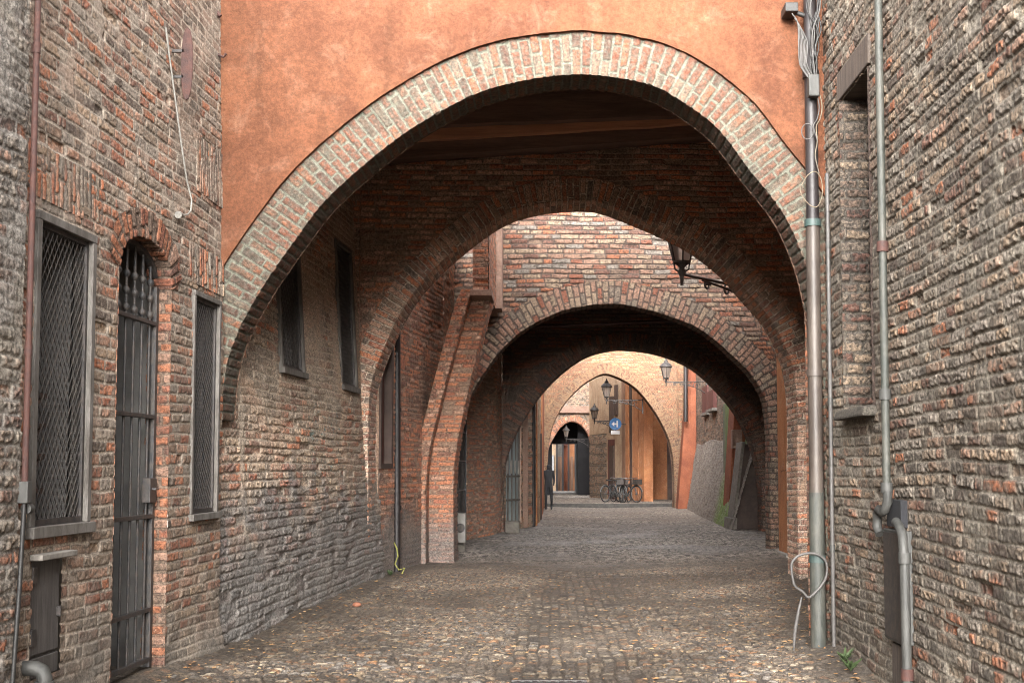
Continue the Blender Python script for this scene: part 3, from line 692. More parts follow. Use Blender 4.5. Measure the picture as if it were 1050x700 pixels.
# neighbour on the far left
nh = thing('rendered_house','rough grey rendered brick house at the left edge of the photo','house',(-3.2,3,0))
a=Acc(); ys=pstep(5.2,6.41,.011,.012); zs=np.arange(-.1,5,.011)
side_surface(a, lambda Y,Z:-2.915+.0375*(Y-6)+.015*fbm(Y*1.2,Z*1.2,70,3), 1, ys, zs, bp=dict(seed=131,L=.25,H=.08,mt=.022,wob=.02,depth=.014,rough=.008,jit=.5,miss=.06,fine=.004), cover=lambda Y,Z: sst(-.1,.3,fbm(Y*1.5,Z*1.3,71,4)))
ya=np.array([0,.06])+0; 
a.build('wall', M['neighbour'], nh)
p=PB(); p.box(-12,-2.93,-9,5.2,-.1,6.5).box(-12,-2.93,5.2,6.38,5.0,6.5).box(-3.2,-2.945,6.36,6.40,-.1,5.0); p.build('rear_wall', M['neighbour'], nh)
def drainpipe(name_label, pts, r, mat, collars=(), cmat=None, group=None, name='drainpipe', cat='drainpipe', extra=None, cr=1.25):
    root=thing(name, name_label, cat, tuple(pts[-1]), group)
    PB().tube(pts, r, 16).build('pipe', mat, root)
    for c in collars:
        c=Vector(c); PB().tube([c-Vector((0,0,.03)),c+Vector((0,0,.03))], r*cr, 16).build('collar', cmat or mat, root)
    return root
# thin rust pipe at the house corner, changing to a dark conduit
q=[at(22,-60,6.43),at(22,150,6.43),at(23,330,6.43),at(22,497,6.43)]
q=[(XLn(6.43)+.05,6.43,z) for z in (5.2,3,2.2,1.47)]
pr=drainpipe('thin rust red pipe running up between the two left houses', q, .017, M['rust'], [(XLn(6.43)+.05,6.43,z) for z in (3.9,2.2)], M['rust'])
r=PB(); x=XLn(6.43)+.05; r.tube([(x,6.43,1.46),(x,6.43,1.35),(x+.0,6.4,.9),(x-.01,6.36,.3),(x-.02,6.34,-.05)],.013,10); r.build('conduit', M['cableblack'], pr)
r=PB(); r.box(x-.03,x+.03,6.40,6.46,1.36,1.48).tube([(x,6.45,1.33),(x,6.50,1.33)],.03,10); r.build('junction', M['pipegrey'], pr, .006)
e=PB(); x=-2.84; e.tube([(x-.12,6.60,.44),(x-.03,6.60,.44),(x+.005,6.60,.425),(x+.02,6.60,.39),(x+.02,6.60,.2),(x+.02,6.6,-.08)],.042,16)
eo=e.build('vent_elbow', M['pipegrey']); tag(eo,'grey elbow pipe rising from the ground beside the low wooden hatch','pipe')
c=PB(); 
for z in (.36,.30): c.tube([(x+.02,6.6,z-.01),(x+.02,6.6,z+.01)],.052,16)
c.build('collar', M['pipegrey'], eo)
# oval rusty shutter on the wall and the loose white cable with its fitting
ro=thing('wall_plate','narrow rust brown iron plate standing out from the left wall high up','plate',tuple(at(180,66,8.7)))
b=Vector((XLn(8.75),8.75,0)); pl=[]
for i in range(24):
    t=2*math.pi*i/24; pl.append((math.copysign(abs(math.cos(t))**.8,math.cos(t))*.045, math.sin(t)*.28))
z0=at(180,66,8.75)[2]; pb=PB(); pb.prism([(b.x+.075+u,z0+v) for u,v in pl],'y',8.735,8.75); pb.build('plate', M['rust'], ro, .003)
pb=PB(); pb.bar((b.x-.09,8.745,z0+.1),(b.x+.05,8.745,z0+.1),.02); pb.build('bracket', M['iron'], ro); pb=PB(); pb.bar((b.x-.09,8.745,z0-.1),(b.x+.05,8.745,z0-.1),.02); pb.build('bracket', M['iron'], ro)
pts=[]
for (px,py) in ((180,28),(183,60),(187,100),(192,150),(196,185),(200,205),(199,216),(196,220),(190,221)):
    q=atX(px,py,-2.80); pts.append((XLn(q[1])+.03,q[1],q[2]))
pts=[(XLn(q[1])-.022*max(q[2]-2.6,0)+.03,q[1],q[2]) for q in pts]
wc=thing('hanging_cable','loose white cable dangling on the left wall and ending in a small fitting','cable',pts[-1])
PB().tube(pts,.0075,8).build('cable', M['white'], wc)
q=Vector(pts[-1]); PB().tube([q+Vector((0,.03,.005)),q+Vector((0,-.04,0)),q+Vector((0,-.07,-.01))],[.018,.024,.028],12).build('fitting', M['white'], wc)
# old iron hooks at the top of the facade corner
pts=[at(x,y,9.88) for x,y in ((210,-5),(214,8),(220,14),(221,30),(219,42),(222,55),(229,59),(232,55))]
hk=PB(); hk.tube(pts,.012,8); hk.tube([at(x,y,9.86) for x,y in ((204,-8),(212,4),(219,10),(226,17))],.018,8); ho=hk.build('wall_hook', M['rust']); tag(ho,'rusty bent iron hook at the corner where brick meets orange plaster','hook')

# ================================================================== ARCHED HOUSE (arches one and two)
ah = thing('arched_house','orange plastered house bridging the lane on two wide brick arches','house',(0,13,0))
Y1=9.97; D1=.42
A1=Arch([(227,430),(229,400),(234,368),(247,334),(272,290),(307,240),(338,201),(398,149),(445,118),(494,94),(540,82),(577,77),(610,77),(660,85),(693,100),(735,131),(769,175),(802,217),(824,265),(836,315),(842,370),(845,430),(846,500)],Y1,.385,D1,.0085,ground_right=True,seed=21)
def cov1(W,S): return sst(.1,.5,fbm(S*1.6,W*4,81,3))*.35
A1.build('front_arch', M['ring1'], ah, bp=dict(L=.25,H=.079,mt=.020,wob=.007,depth=.014,rough=.005,fine=.0025), cover=cov1,sof_res=.016, yoff=.012)
# plaster facade: exact extrados edge, with the thickness of the plaster showing
def plaster_wall():
    o=A1.off(.385); il=int(np.argmin(np.where(o[:,1]>0,o[:,0],9))); 
    i0=np.where(o[:,0]>-2.97)[0][0]; ir=int(np.argmax(o[:,0])); seg=o[i0:ir+1]
    a=Acc(); xs=np.maximum.accumulate(seg[:,0])+np.arange(len(seg))*1e-7
    X=np.linspace(-2.98,2.42,450); zb=np.interp(X,xs,seg[:,1])-.004+.012*fbm(X*5,X*0+.3,93,4); zt=7.6; n=220; q=np.linspace(0,1,n)**1.6
    XX=np.repeat(X[:,None],n,1); ZZ=zb[:,None]+(zt-zb[:,None])*q[None,:]
    YY=Y1-.022-.010*fbm(XX*.9,ZZ*.9,91,5)-.003*fbm(XX*6,ZZ*6,92,3)
    a.grid(np.stack([XX,YY,ZZ],-1))
    lip=np.stack([np.stack([X,YY[:,0],zb],-1),np.stack([X,YY[:,0]+.06,zb],-1)],0); a.grid(lip)
    a.build('facade', M['orange'], ah)
plaster_wall()
# small cornice stub at the top of the facade (clipped by the frame)
a=Acc()
for yb,arch_,t_ in ((Y1+D1,A1,.2),):
    front_surface(a,yb,-3.1,2.5,7.6,A1,.2,res=.12,back=True,z0=-.12)
a.build('inner_wall', M['passage'], ah)
p=PB(); p.box(-12,-2.84,Y1+.03,Y1+.3,6.5,7.6); p.build('upper_wall', M['orange'], ah); p=PB(); p.box(2.43,9,Y1+.03,Y1+.3,6.5,7.6); p.build('upper_wall', M['orange'], ah)
# battered left wall of the covered stretch
def XB(Y,Z): return -2.77+.0645*(Y-10.05)-.057*Z+.03*fbm(Y*.5,Z*.5,33,3)+.02*fbm(Y*3,Z*3,36,4)*sst(2.2,1.0,Z)
def XBf(Y): return XB(Y,0*np.asarray(Y)) if False else -2.77+.0645*(np.asarray(Y)-10.05)
WA=(12.1,12.88,2.60,4.55); WB=(14.65,15.43,2.60,4.40)
def cov_b(Y,Z):
    c=sst(.0,.4,fbm(Y*.8,Z*.7,95,4))*.8
    c=np.maximum(c,sst(1.2,.2,Z+1.2*fbm(Y*1.1,Z*1.1,96,4))*.5)
    seam=sst(.10,.04,np.abs(Y-(10.72+.04*vn(Z*2,Z*0,4)))); c=np.maximum(c,seam*sst(.2,.5,Z))
    return c
a=Acc()
side_surface(a,XB,1,pstep(9.98,16.6,.012,.022),np.arange(-.1,6.75,.0105),holes=[WA,WB],bp=dict(seed=141,L=.26,H=.08,mt=.017,wob=.016,depth=.018,rough=.010,jit=.6,miss=.09,fine=.005,vw=.04),cover=cov_b)
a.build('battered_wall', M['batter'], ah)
for ww in (WA,WB):
    mesh_window(ah,*ww,lambda y:-2.77+.0645*(y-10.05),1,lean=.057,frame_w=.05,cell=.06)
# rear wall with arch two
Y2=15.8; D2=.7
A2=Arch([(378,520),(378,440),(380,400),(388,372),(410,323),(437,285),(475,250),(515,222),(553,210),(600,206),(625,211),(650,221),(681,234),(713,251),(744,275),(766,300),(788,325),(801,348),(812,376),(817,420),(817,480)],Y2,.31,D2,.013,ground_left=True,ground_right=True,seed=23)
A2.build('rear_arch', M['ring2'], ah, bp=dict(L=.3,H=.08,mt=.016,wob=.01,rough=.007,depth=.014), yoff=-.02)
a=Acc(); front_surface(a,Y2,-3.4,4.2,6.65,A2,.15,res=.0165,bp=dict(seed=151,L=.25,H=.073,mt=.013,wob=.014,depth=.012,rough=.008,jit=.4),cover=lambda X,Z:sst(.2,.5,fbm(X*1.2,Z*1.2,97,4))*.6)
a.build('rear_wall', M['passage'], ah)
a=Acc(); front_surface(a,Y2+D2,-3.6,4.6,7.6,A2,.15,res=.12,back=True); a.build('back_wall', M['passage'], ah)
a=Acc(); poly_wall(a,[(2.41,10.35),(3.62,15.9),(3.62,16.55)],6.7,.05,bp=dict(seed=161,depth=.012),nx=-1); a.build('side_wall', M['passage'], ah)
# orange-pink brick of the corner seen beside the big pipe
a=Acc(); x_,z_=np.meshgrid(np.arange(2.15,2.40,.010),np.arange(-.1,5.6,.011),indexing='ij'); h,m,t=brick(x_,z_,seed=171,L=.22,H=.075,mt=.014,depth=.012)
a.grid(np.stack([x_+.0,Y1+D1+.02-(h-.012),z_],-1)[12:],t[12:],m[12:]); a.build('corner_pier', M['jamb'], ah)
def beam(name, mat, c0, c1, h, d, sag=.0, seed=0):
    """rough hewn beam across the passage between two points (x, y, z of the lower front edge)"""
    n=60; a=Acc(); x=np.linspace(c0[0],c1[0],n); t=(x-c0[0])/(c1[0]-c0[0]); z=c0[2]+(c1[2]-c0[2])*t-sag*np.sin(t*math.pi); y=c0[1]+(c1[1]-c0[1])*t
    prof=[(0,0),(0,h*.33),(0,h*.66),(0,h),(d,h),(d,0),(0,0)]
    rows=[]
    for i,(dy,dz) in enumerate(prof):
        ii=i%6
        w=.018*fbm(x*1.2,x*0+ii,seed+3,4); rows.append(np.stack([x,y+dy-w,z+dz+.018*fbm(x*1.5,x*0+ii,seed+9,4)],-1))
    a.grid(np.stack(rows,0)); return a.build(name,mat,ah)
p0=at(300,170,15.45); p1=at(860,128,15.45)
beam('ceiling_beam',M['beam'],at(300,170,15.42),at(860,130,15.42),.30,.30,seed=1)
beam('ceiling_plank',M['beamlight'],at(300,150,15.30),at(860,115,15.30),.25,.4,seed=2,sag=.03)
beam('ceiling_beam',M['beam'],at(300,134,15.15),at(860,112,15.15),.46,.34,seed=4)
beam('ceiling_plank',M['beamlight'],(-3.4,14.6,6.50),(4,14.6,6.52),.05,.3,seed=5)
p=PB()
for i in range(26):
    y=10.38+i*.235; p.box(-3.5,4.3,y,y+.228,6.56+.008*(i%3),6.62)
p.build('ceiling', M['plank'], ah)
p=PB(); p.box(-3.6,4.4,10.1,16.4,7.5,7.6); p.build('roof', M['stone'], ah)

# ================================================================== RIGHT NEAR HOUSE
rh = thing('grey_brick_house','tall grey eroded brick house filling the right side, with a narrow walled-up niche','house',(2.6,7,0))
NI=(8.50,9.28,2.0,4.52)
def XR(Y,Z): return 2.35-.05*sst(.5,-.1,Z)*sst(9.8,8,Y)+.014*fbm(Y*.7,Z*.7,34,3)
PN=(7.68,8.10,.40,1.14)
def cov_r(Y,Z): return np.maximum(np.maximum(sst(.0,.5,fbm(Y*1.3,Z*1.1,98,4))*.55, sst(.1,.5,fbm(Y*5,Z*5,198,3))*.6), sst(.25,.0,Z+.2*fbm(Y*2,Z*2,99,3))*.7)
a=Acc()
side_surface(a,XR,-1,pstep(5.2,10.42,.0075,.012),np.arange(-.1,5.85,.0075),holes=[NI],bp=dict(seed=181,L=.20,H=.079,mt=.018,wob=.014,depth=.013,rough=.008,jit=.7,miss=.05,fine=.004,vw=.035),cover=cov_r)
a.build('wall', M['right'], rh)
a=Acc()
zz=np.arange(NI[2],NI[3],.0105); dd=np.linspace(-.02,.24,26); Dg,Zg=np.meshgrid(dd,zz,indexing='ij'); h,m,t=brick(Dg+2,Zg,seed=183,L=.27,H=.082,mt=.016,depth=.02,wob=.02,rough=.012,fine=.006)
a.grid(np.stack([2.345+Dg,NI[1]-(h-.012),Zg],-1),t,m)
yy=np.arange(NI[0]-.05,NI[1]+.02,.02); Yg,Zg=np.meshgrid(yy,zz,indexing='ij'); h,m,t=brick(Yg,Zg,seed=184,depth=.02,cover=np.full(Yg.shape,.4)); a.grid(np.stack([2.56-h,Yg,Zg],-1),t,m)
quadplane(a,(2.34,NI[0],NI[2]),(2.6,NI[0],NI[2]),(2.6,NI[0],NI[3]),(2.34,NI[0],NI[3]),4,4)
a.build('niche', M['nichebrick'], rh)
p=PB(); p.hexa([(2.25,8.46,1.93),(2.62,8.46,1.93),(2.62,9.36,1.93),(2.25,9.36,1.93)],[(2.275,8.48,2.01),(2.62,8.48,2.01),(2.62,9.33,2.01),(2.275,9.33,2.01)]); p.build('sill', M['nichebrick'], rh, .02)
p=PB(); p.box(2.336,2.62,8.46,9.40,4.53,4.76); p.build('lintel', M['oldwood'], rh, .01)
p=PB(); p.box(2.345,12,-9,5.2,-.1,6.6).box(2.37,12,5.2,10.0,5.84,6.6).box(2.68,2.75,5.2,10.3,-.1,5.9); p.build('rear_wall', M['right'], rh)
p=PB(); y0,y1,z0,z1=PN; p.box(2.285,2.36,y0,y1,z0,z1); po=p.build('meter_panel', M['pipegrey'], rh, .006)
p=PB(); p.box(2.281,2.286,y0+.02,y1-.02,z0+.02,z1-.02); p.build('door', M['grille'], po)
p=PB(); p.box(2.30,2.345,y0+.05,y1-.05,1.16,1.34); p.build('vent_hole', M['dark_room'], rh)  # solid near-black block, the shade of an opening put into its colour
p=PB(); p.box(2.305,2.345,y0+.02,y1-.10,.12,.38); p.build('lower_hatch', M['oldwood'], rh)
# pipes on the right wall
x=2.265; up=[(x,7.92,z) for z in (6.2,4.4,3.0,1.9,1.36)]
rp=thing('drainpipe','green-grey downpipe on the right wall that bends and steps sideways above a metal panel','drainpipe',(x,7.9,0))
PB().tube(up,.027,16).build('upper_pipe', M['pipegreen'], rp)
b=PB(); b.tube([(x,7.90,1.40),(x,7.90,1.33),(x-.012,7.93,1.27),(x-.012,8.00,1.25),(x-.012,8.07,1.27),(x-.012,8.12,1.24),(x-.012,8.12,1.14),(x-.005,8.08,1.10)],.031,16); b.build('elbow', M['pipegrey'], rp)
b=PB(); b.tube([(x-.0,7.72,1.20),(x-.01,7.60,1.17),(x-.01,7.55,1.12),(x-.01,7.52,.95),(x-.01,7.51,.5),(x-.01,7.5,-.05)],.031,16); b.build('lower_pipe', M['pipegrey'], rp)
for c,mm in (((x,7.92,3.06),'rust'),((x,7.92,2.05),'pipegrey'),((x,7.92,1.42),'pipegrey'),((x-.01,7.515,.98),'pipegrey'),((x-.01,7.5,.25),'rust')):
    PB().tube([Vector(c)-Vector((0,0,.035)),Vector(c)+Vector((0,0,.035))],.040,16).build('collar', M[mm], rp)
drainpipe('thin pale conduit running up the right wall beside the big brown downpipe', [(2.30,9.62,z) for z in (4.0,2.5,1.2,-.02)], .017, M['cable'], [(2.30,9.62,z) for z in (3.4,2.1,.9)], M['pipegrey'], name='conduit', cat='conduit')
# big downpipe at the facade corner
YP=9.80; xb=at(838.5,600,YP)[0]
bp_=thing('drainpipe','big round brown and grey-green downpipe at the corner of the orange facade','drainpipe',(xb,YP,0))
PB().tube([(xb,YP,z) for z in (6.6,4.8,3.6)],.053,20).build('upper_pipe', M['pipedark'], bp_)
PB().tube([(xb,YP,z) for z in (3.6,2.8,1.35)],.058,20).build('middle_pipe', M['pipebrown'], bp_)
PB().tube([(xb,YP,z) for z in (1.35,.7,.05)],.062,20).build('lower_pipe', M['pipegreen'], bp_)
for z,mm in ((3.62,'pipeteal'),(2.35,'pipebrown'),(.80,'pipeteal'),(4.9,'pipedark')):
    PB().tube([(xb,YP,z-.03),(xb,YP,z+.03)],.069,20).build('collar', M[mm], bp_)
# cable loop round its foot
def px_curve(pts,Y):
    c,_=catmull(pts,len(pts)*5); return [at(x,y,Y) for x,y in c]
lp=PB(); lp.tube(px_curve([(812,588),(812,577),(818,570),(828,567),(838,568),(846,574),(848,584),(845,596),(836,607),(829,612),(823,606),(815,600),(812,588)],9.70),.011,8)
lo=lp.build('cable_loop', M['cable']); tag(lo,'loop of grey cable hung round the foot of the big downpipe','cable')
lp=PB(); lp.tube(px_curve([(822,612),(818,630),(815,650),(814,668)],9.72),[.008+.008*math.sin(3.1*i/19) for i in range(20)],8); lo=lp.build('bent_rod', M['cable']); tag(lo,'bent grey rod leaning at the foot of the big downpipe','rod')
# tangle of cables at the top of the pipe
ct=thing('cable_bundle','tangle of grey and black cables round a junction box on the big downpipe','cables',tuple(at(828,100,9.7)))
rnd=random.Random(5)
bb=PB(); q=at(834,88,9.68); bb.box(q[0]-.045,q[0]+.045,9.64,9.72,q[2]-.10,q[2]+.09); bb.build('junction_box', M['pipegrey'], ct, .01)
bb=PB(); q=at(810,11,9.8); bb.box(q[0]-.05,q[0]+.06,9.74,9.93,q[2]-.03,q[2]+.05); bb.tube([at(806,8,9.8),at(818,14,9.8),at(830,18,9.8)],.022,10); bb.build('bracket', M['cableblack'], ct, .008)
for i in range(7):
    o=i*1.5; PB().tube(px_curve([(812+o*.6,14+o),(818+o*.6,24+o),(819+o,45),(820+o*.8,65),(826+o*.7,76),(832+o*.4,84)],9.66+.008*(i%3)),.0058,6).build('cable', M['cable'], ct)
for i in range(9):
    x0=824+rnd.uniform(0,24); j=[rnd.uniform(-3,3) for _ in range(6)]
    PB().tube(px_curve([(x0+2,-12),(x0+j[0],10),(832+i*.9+j[1],30),(830+i*1.1+j[2],48),(833+j[3]+i*.4,66),(834+j[4],84)],9.68+.01*(i%4)),.0065,6).build('cable', M['cableblack' if i%3 else 'cable'], ct)
for i,(dx) in enumerate((0,3)):
    PB().tube(px_curve([(838+dx,98),(840+dx,110),(838+dx,122),(834+dx,130),(838,145),(836,160),(840,178)],9.68),.005,6).build('cable', M['cablecream' if i else 'cable'], ct)
pts=[(822,190),(828,180),(836,176),(842,184),(843,200),(838,212),(830,210),(822,200),(820,190)]
PB().tube(px_curve(pts,9.66),.0045,6).build('cable', M['cablecream'], ct)
pts=[(828+6*math.cos(t),135+8*math.sin(t)) for t in np.linspace(0,12.3,30)]
PB().tube(px_curve(pts,9.69),.0045,6).build('cable', M['cable'], ct)
# ================================================================== STREET LAMPS
def lamp(label, px, py, Yl, wallx, size, group='wall lanterns over the lane', wally=None):
    """iron lantern hanging from a scrolled wall bracket; (px, py) is the middle of the lantern"""
    c=Vector(at(px,py,Yl)); s=size
    root=thing('wall_lantern', label, 'lantern', tuple(c), group)
    # lantern body: tapered hexagonal glass in an iron cage
    gl=PB(); n=6
    def ring(r,z): return [(c.x+r*math.cos(2*math.pi*(k+.5)/n), c.y+r*math.sin(2*math.pi*(k+.5)/n), c.z+z) for k in range(n)]
    a=ring(.105*s,-.21*s); b=ring(.20*s,.16*s)
    gl.add(a+b,[(k,(k+1)%n,(k+1)%n+n,k+n) for k in range(n)]+[tuple(range(n))[::-1]]); gl.build('glass', M['lanternglass'], root)
    ir=PB()
    for k in range(n): ir.bar(a[k],b[k],.018*s)
    for r,z in ((.108*s,-.215*s),(.205*s,.165*s)):
        q=ring(r,z)
        for k in range(n): ir.bar(q[k],q[(k+1)%n],.022*s)
    ir.build('cage', M['iron'], root)
    cp=PB(); cp.lathe([(.235*s,.165*s),(.225*s,.19*s),(.14*s,.29*s),(.075*s,.33*s),(.085*s,.37*s),(.05*s,.40*s),(.025*s,.43*s),(.03*s,.46*s),(.0,.50*s)],(c.x,c.y,c.z),12); cp.build('cap', M['iron'], root)
    ft=PB(); ft.lathe([(.0,-.50*s),(.02*s,-.47*s),(.022*s,-.40*s),(.05*s,-.34*s),(.03*s,-.28*s),(.11*s,-.21*s)],(c.x,c.y,c.z),12)
    ft.tube([(c.x,c.y,c.z-.28*s),(c.x,c.y,c.z-.50*s)],.02*s,8)
    for k in range(4):
        t=math.pi/2*k; ft.tube([(c.x+.10*s*math.cos(t),c.y+.10*s*math.sin(t),c.z-.21*s),(c.x+.08*s*math.cos(t),c.y+.08*s*math.sin(t),c.z-.30*s),(c.x,c.y,c.z-.36*s)],.010*s,6)
    ft.build('stem', M['iron'], root)
    br=PB(); z0=c.z-.36*s; D=Vector((wallx-c.x,(Yl if wally is None else wally)-Yl,0)); L=D.length; D.normalize(); G=lambda u,z:(c.x+D.x*u,c.y+D.y*u,z)
    br.tube([G(0,z0),G(L,z0+.02)],.018*s,8)
    br.tube([G(L*f,z0-h_*s) for f,h_ in ((.18,.02),(.35,.05),(.55,.10),(.75,.2),(.9,.32),(1,.42))],.016*s,8)
    for f,rr in ((.22,.075),(.40,.085),(.56,.10),(.74,.13)):
        cx=L*f; cz=z0-rr*s*.9
        br.tube([G(cx+rr*s*(1-i/26)*math.cos(i*.42),cz+rr*s*(1-i/26)*math.sin(i*.42)) for i in range(24)],.013*s,6)
    br.bar(G(L,z0+.12*s),G(L,z0-.5*s),.05*s,.03*s)
    br.build('bracket', M['iron'], root)
    return root
# ================================================================== BETWEEN ARCH TWO AND ARCH THREE
ml = thing('corbelled_house','brick house on the left leaning out over the lane on an inclined brick corbel','house',(-2.4,19,0))
pl=[(-2.42,16.52),(-2.0,19.35),(-1.86,20.1),(-1.80,25.0),(-1.27,27.4),(-1.2,28.6)]
a=Acc(); poly_wall(a,pl[:3],7.4,.024,bp=dict(seed=201,L=.26,H=.078,mt=.015,wob=.015,depth=.014,rough=.007),nx=1,holes=[(.02,.60,1.62,4.2)],lean=.0,cover=lambda U,Z:sst(.1,.5,fbm(U*1.2,Z*1.2,203,4))*.6+sst(1.0,.3,Z)*.5)
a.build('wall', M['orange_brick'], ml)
p=PB(); d=Vector((.42,2.83,0)).normalized(); nn=Vector((d.y,-d.x,0))
def along(u,off,z): q=Vector((-2.42,16.52,0))+d*u+nn*off; return (q.x,q.y,z)
p.add([along(-.1,-.12,1.5),along(.7,-.12,1.5),along(.7,-.12,4.3),along(-.1,-.12,4.3)],[(0,1,2,3)]); wo=p.build('window', M['reddoor'], ml)
p=PB()
for u0,u1,z0,z1 in ((.0,.05,1.62,4.2),(.55,.62,1.6,4.22),(.0,.62,1.55,1.62)): p.hexa([along(u0,-.1,z0),along(u1,-.1,z0),along(u1,-.1,z1),along(u0,-.1,z1)],[along(u0,.02,z0),along(u1,.02,z0),along(u1,.02,z1),along(u0,.02,z1)])
p.build('frame', M['darkbrown'], wo)
# inclined corbel: profile traced in the plane across the lane, given its real depth along it
def corbel():
    Yc=19.3
    prof=[(466,585),(465,520),(466,480),(470,450),(477,415),(484,385),(492,350),(499,322),(504,305)]
    pp=[(at(x,y,Yc)[0],at(x,y,Yc)[2]) for x,y in prof]; pp[0]=(pp[0][0],-.12)
    c,ln=catmull(pp,int(5/.02)); a=Acc()
    # front face: from the profile back to the wall, and the lit side face along the profile
    w=np.r_[np.linspace(-.42,0,22),np.linspace(0,.85,34)[1:]]
    W,S=np.meshgrid(w,np.linspace(0,ln,len(c)),indexing='ij'); h,m,t=brick(W+5,S,seed=207,L=.26,H=.078,mt=.014,depth=.012,wob=.01); h=h-.012
    back=np.clip(-W,0,None); dep=np.clip(W,0,None)
    X=c[None,:,0]-back+np.where(W>=0,h,0); Yy=Yc+dep-np.where(W<=0,h,0); Z=np.broadcast_to(c[None,:,1],W.shape)
    a.grid(np.stack([X,Yy,Z],-1),t,m)
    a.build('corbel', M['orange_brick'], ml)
    # slim rib in front of it
    prof=[(437,577),(437,500),(441,460),(449,425),(459,385),(470,345),(480,310),(486,296)]
    Yr=18.85; pp=[(at(x,y,Yr)[0],at(x,y,Yr)[2]) for x,y in prof]; pp[0]=(pp[0][0],-.12); c,ln=catmull(pp,220); a=Acc()
    w=np.r_[np.linspace(-.20,0,12),np.linspace(0,.45,20)[1:]]; W,S=np.meshgrid(w,np.linspace(0,ln,len(c)),indexing='ij'); h,m,t=brick(W+5,S,seed=209,L=.13,H=.078,mt=.012,depth=.010,wob=.008); h=h-.01
    back=np.clip(-W,0,None); dep=np.clip(W,0,None)
    X=c[None,:,0]-back+np.where(W>=0,h,0)-.0; Yy=Yr+dep-np.where(W<=0,h,0); Z=np.broadcast_to(c[None,:,1],W.shape)
    a.grid(np.stack([X,Yy,Z],-1),t,m); a.build('rib', M['orange_brick'], ml)
    # storey carried by the corbel
    zt=at(505,302,Yc)[2]; x1=at(503,302,Yc)[0]; x0=at(486,296,18.85)[0]
    a=Acc(); zz=np.arange(zt,7.4,.03); xx=np.arange(x0-.02,x1,.018); Xg,Zg=np.meshgrid(xx,zz,indexing='ij'); h,m,t=brick(Xg,Zg,seed=211); a.grid(np.stack([Xg,18.82-h,Zg],-1),t,m)
    yy=np.arange(18.82,22.2,.04); Yg,Zg=np.meshgrid(yy,zz,indexing='ij'); h,m,t=brick(Yg,Zg,seed=212); a.grid(np.stack([x1+h-.012,Yg,Zg],-1),t,m)
    quadplane(a,(x0-.02,18.82,zt),(x1,18.82,zt),(x1,22.2,zt),(x0-.02,22.2,zt),3,3); quadplane(a,(x0-.02,18.82,zt),(x0-.02,22.2,zt),(x0-.02,22.2,7.4),(x0-.02,18.82,7.4),3,3)
    a.build('upper_wall', M['orange_brick'], ml)
    p=PB(); p.box(x0-.06,x1+.05,18.72,19.6,zt-.10,zt-.003); p.build('ledge', M['pinkp'], ml, .01)
    p=PB(); u=at(510,300,21.6); p.box(u[0]-.07,u[0]+.09,21.35,21.98,at(510,318,21.6)[2],7.4); p.build('plaster_strip', M['pinkp'], ml, .01)
corbel()
PB().box(-3.2,-2.43,16.505,16.56,-.1,7.4).build('leak_blocker', M['orange_brick'], ml)  # added strip behind the arch that blocks a light leak
drainpipe('dark drainpipe on the left wall just before the leaning brick corbel',[at(407,y,17.35) for y in (330,420,500)]+[(at(407,560,17.35)[0],17.35,-.02)],.055,M['pipedark'],[at(407,y,17.35) for y in (420,520)])
ho=PB(); ho.tube([at(x,y,16.9) for x,y in ((404,556),(407,562),(408,570),(405,578),(409,584),(415,582),(412,588))],.011,8); o=ho.build('hose_scrap', M['yellow']); tag(o,'short yellow-green hose end lying at the foot of the dark drainpipe','hose')
# right side of that opening
mr = thing('red_plastered_house','house on the right behind the big downpipe, showing brick and brick-red plaster','house',(4.1,19,0))
a=Acc(); poly_wall(a,[(3.70,16.5),(4.42,22.2)],7.4,.05,bp=dict(seed=221),nx=-1); a.build('wall', M['orange_brick'], mr)
p=PB(); b0=at(807,572,20.3); b1=at(816,572,20.3); t0=at(803,330,20.3); t1=at(813,330,20.3)
k=(7.5-b0[2])/(t0[2]-b0[2])
p.hexa([(b0[0]-.02,20.1,-.1),(b1[0]+.4,20.1,-.1),(b1[0]+.4,20.9,-.1),(b0[0]-.02,20.9,-.1)],[(b0[0]+(t0[0]-b0[0])*k,20.1,7.5),(b1[0]+.4,20.1,7.5),(b1[0]+.4,20.9,7.5),(b0[0]+(t0[0]-b0[0])*k,20.9,7.5)]); p.build('pilaster', M['orangep'], mr, .01)
p=PB(); p.box(b0[0]-.08,b1[0]+.35,20.0,21.0,-.1,.10); p.build('plinth', M['greyp'], mr, .015)
p=PB(); q0=at(822,480,17.6); p.box(q0[0]-.03,q0[0]+.5,17.45,18.3,1.5,7.0); p.build('red_panel', M['redp'], mr, .01)
drainpipe('verdigris green drainpipe against the right pier of the third arch',[(at(803,y,21.4)[0]+.0,21.4,at(803,y,21.4)[2]) for y in (200,340,440)]+[(at(803,560,21.4)[0],21.4,-.02)],.07,M['pipeteal'],[at(803,y,21.4) for y in (350,470)])

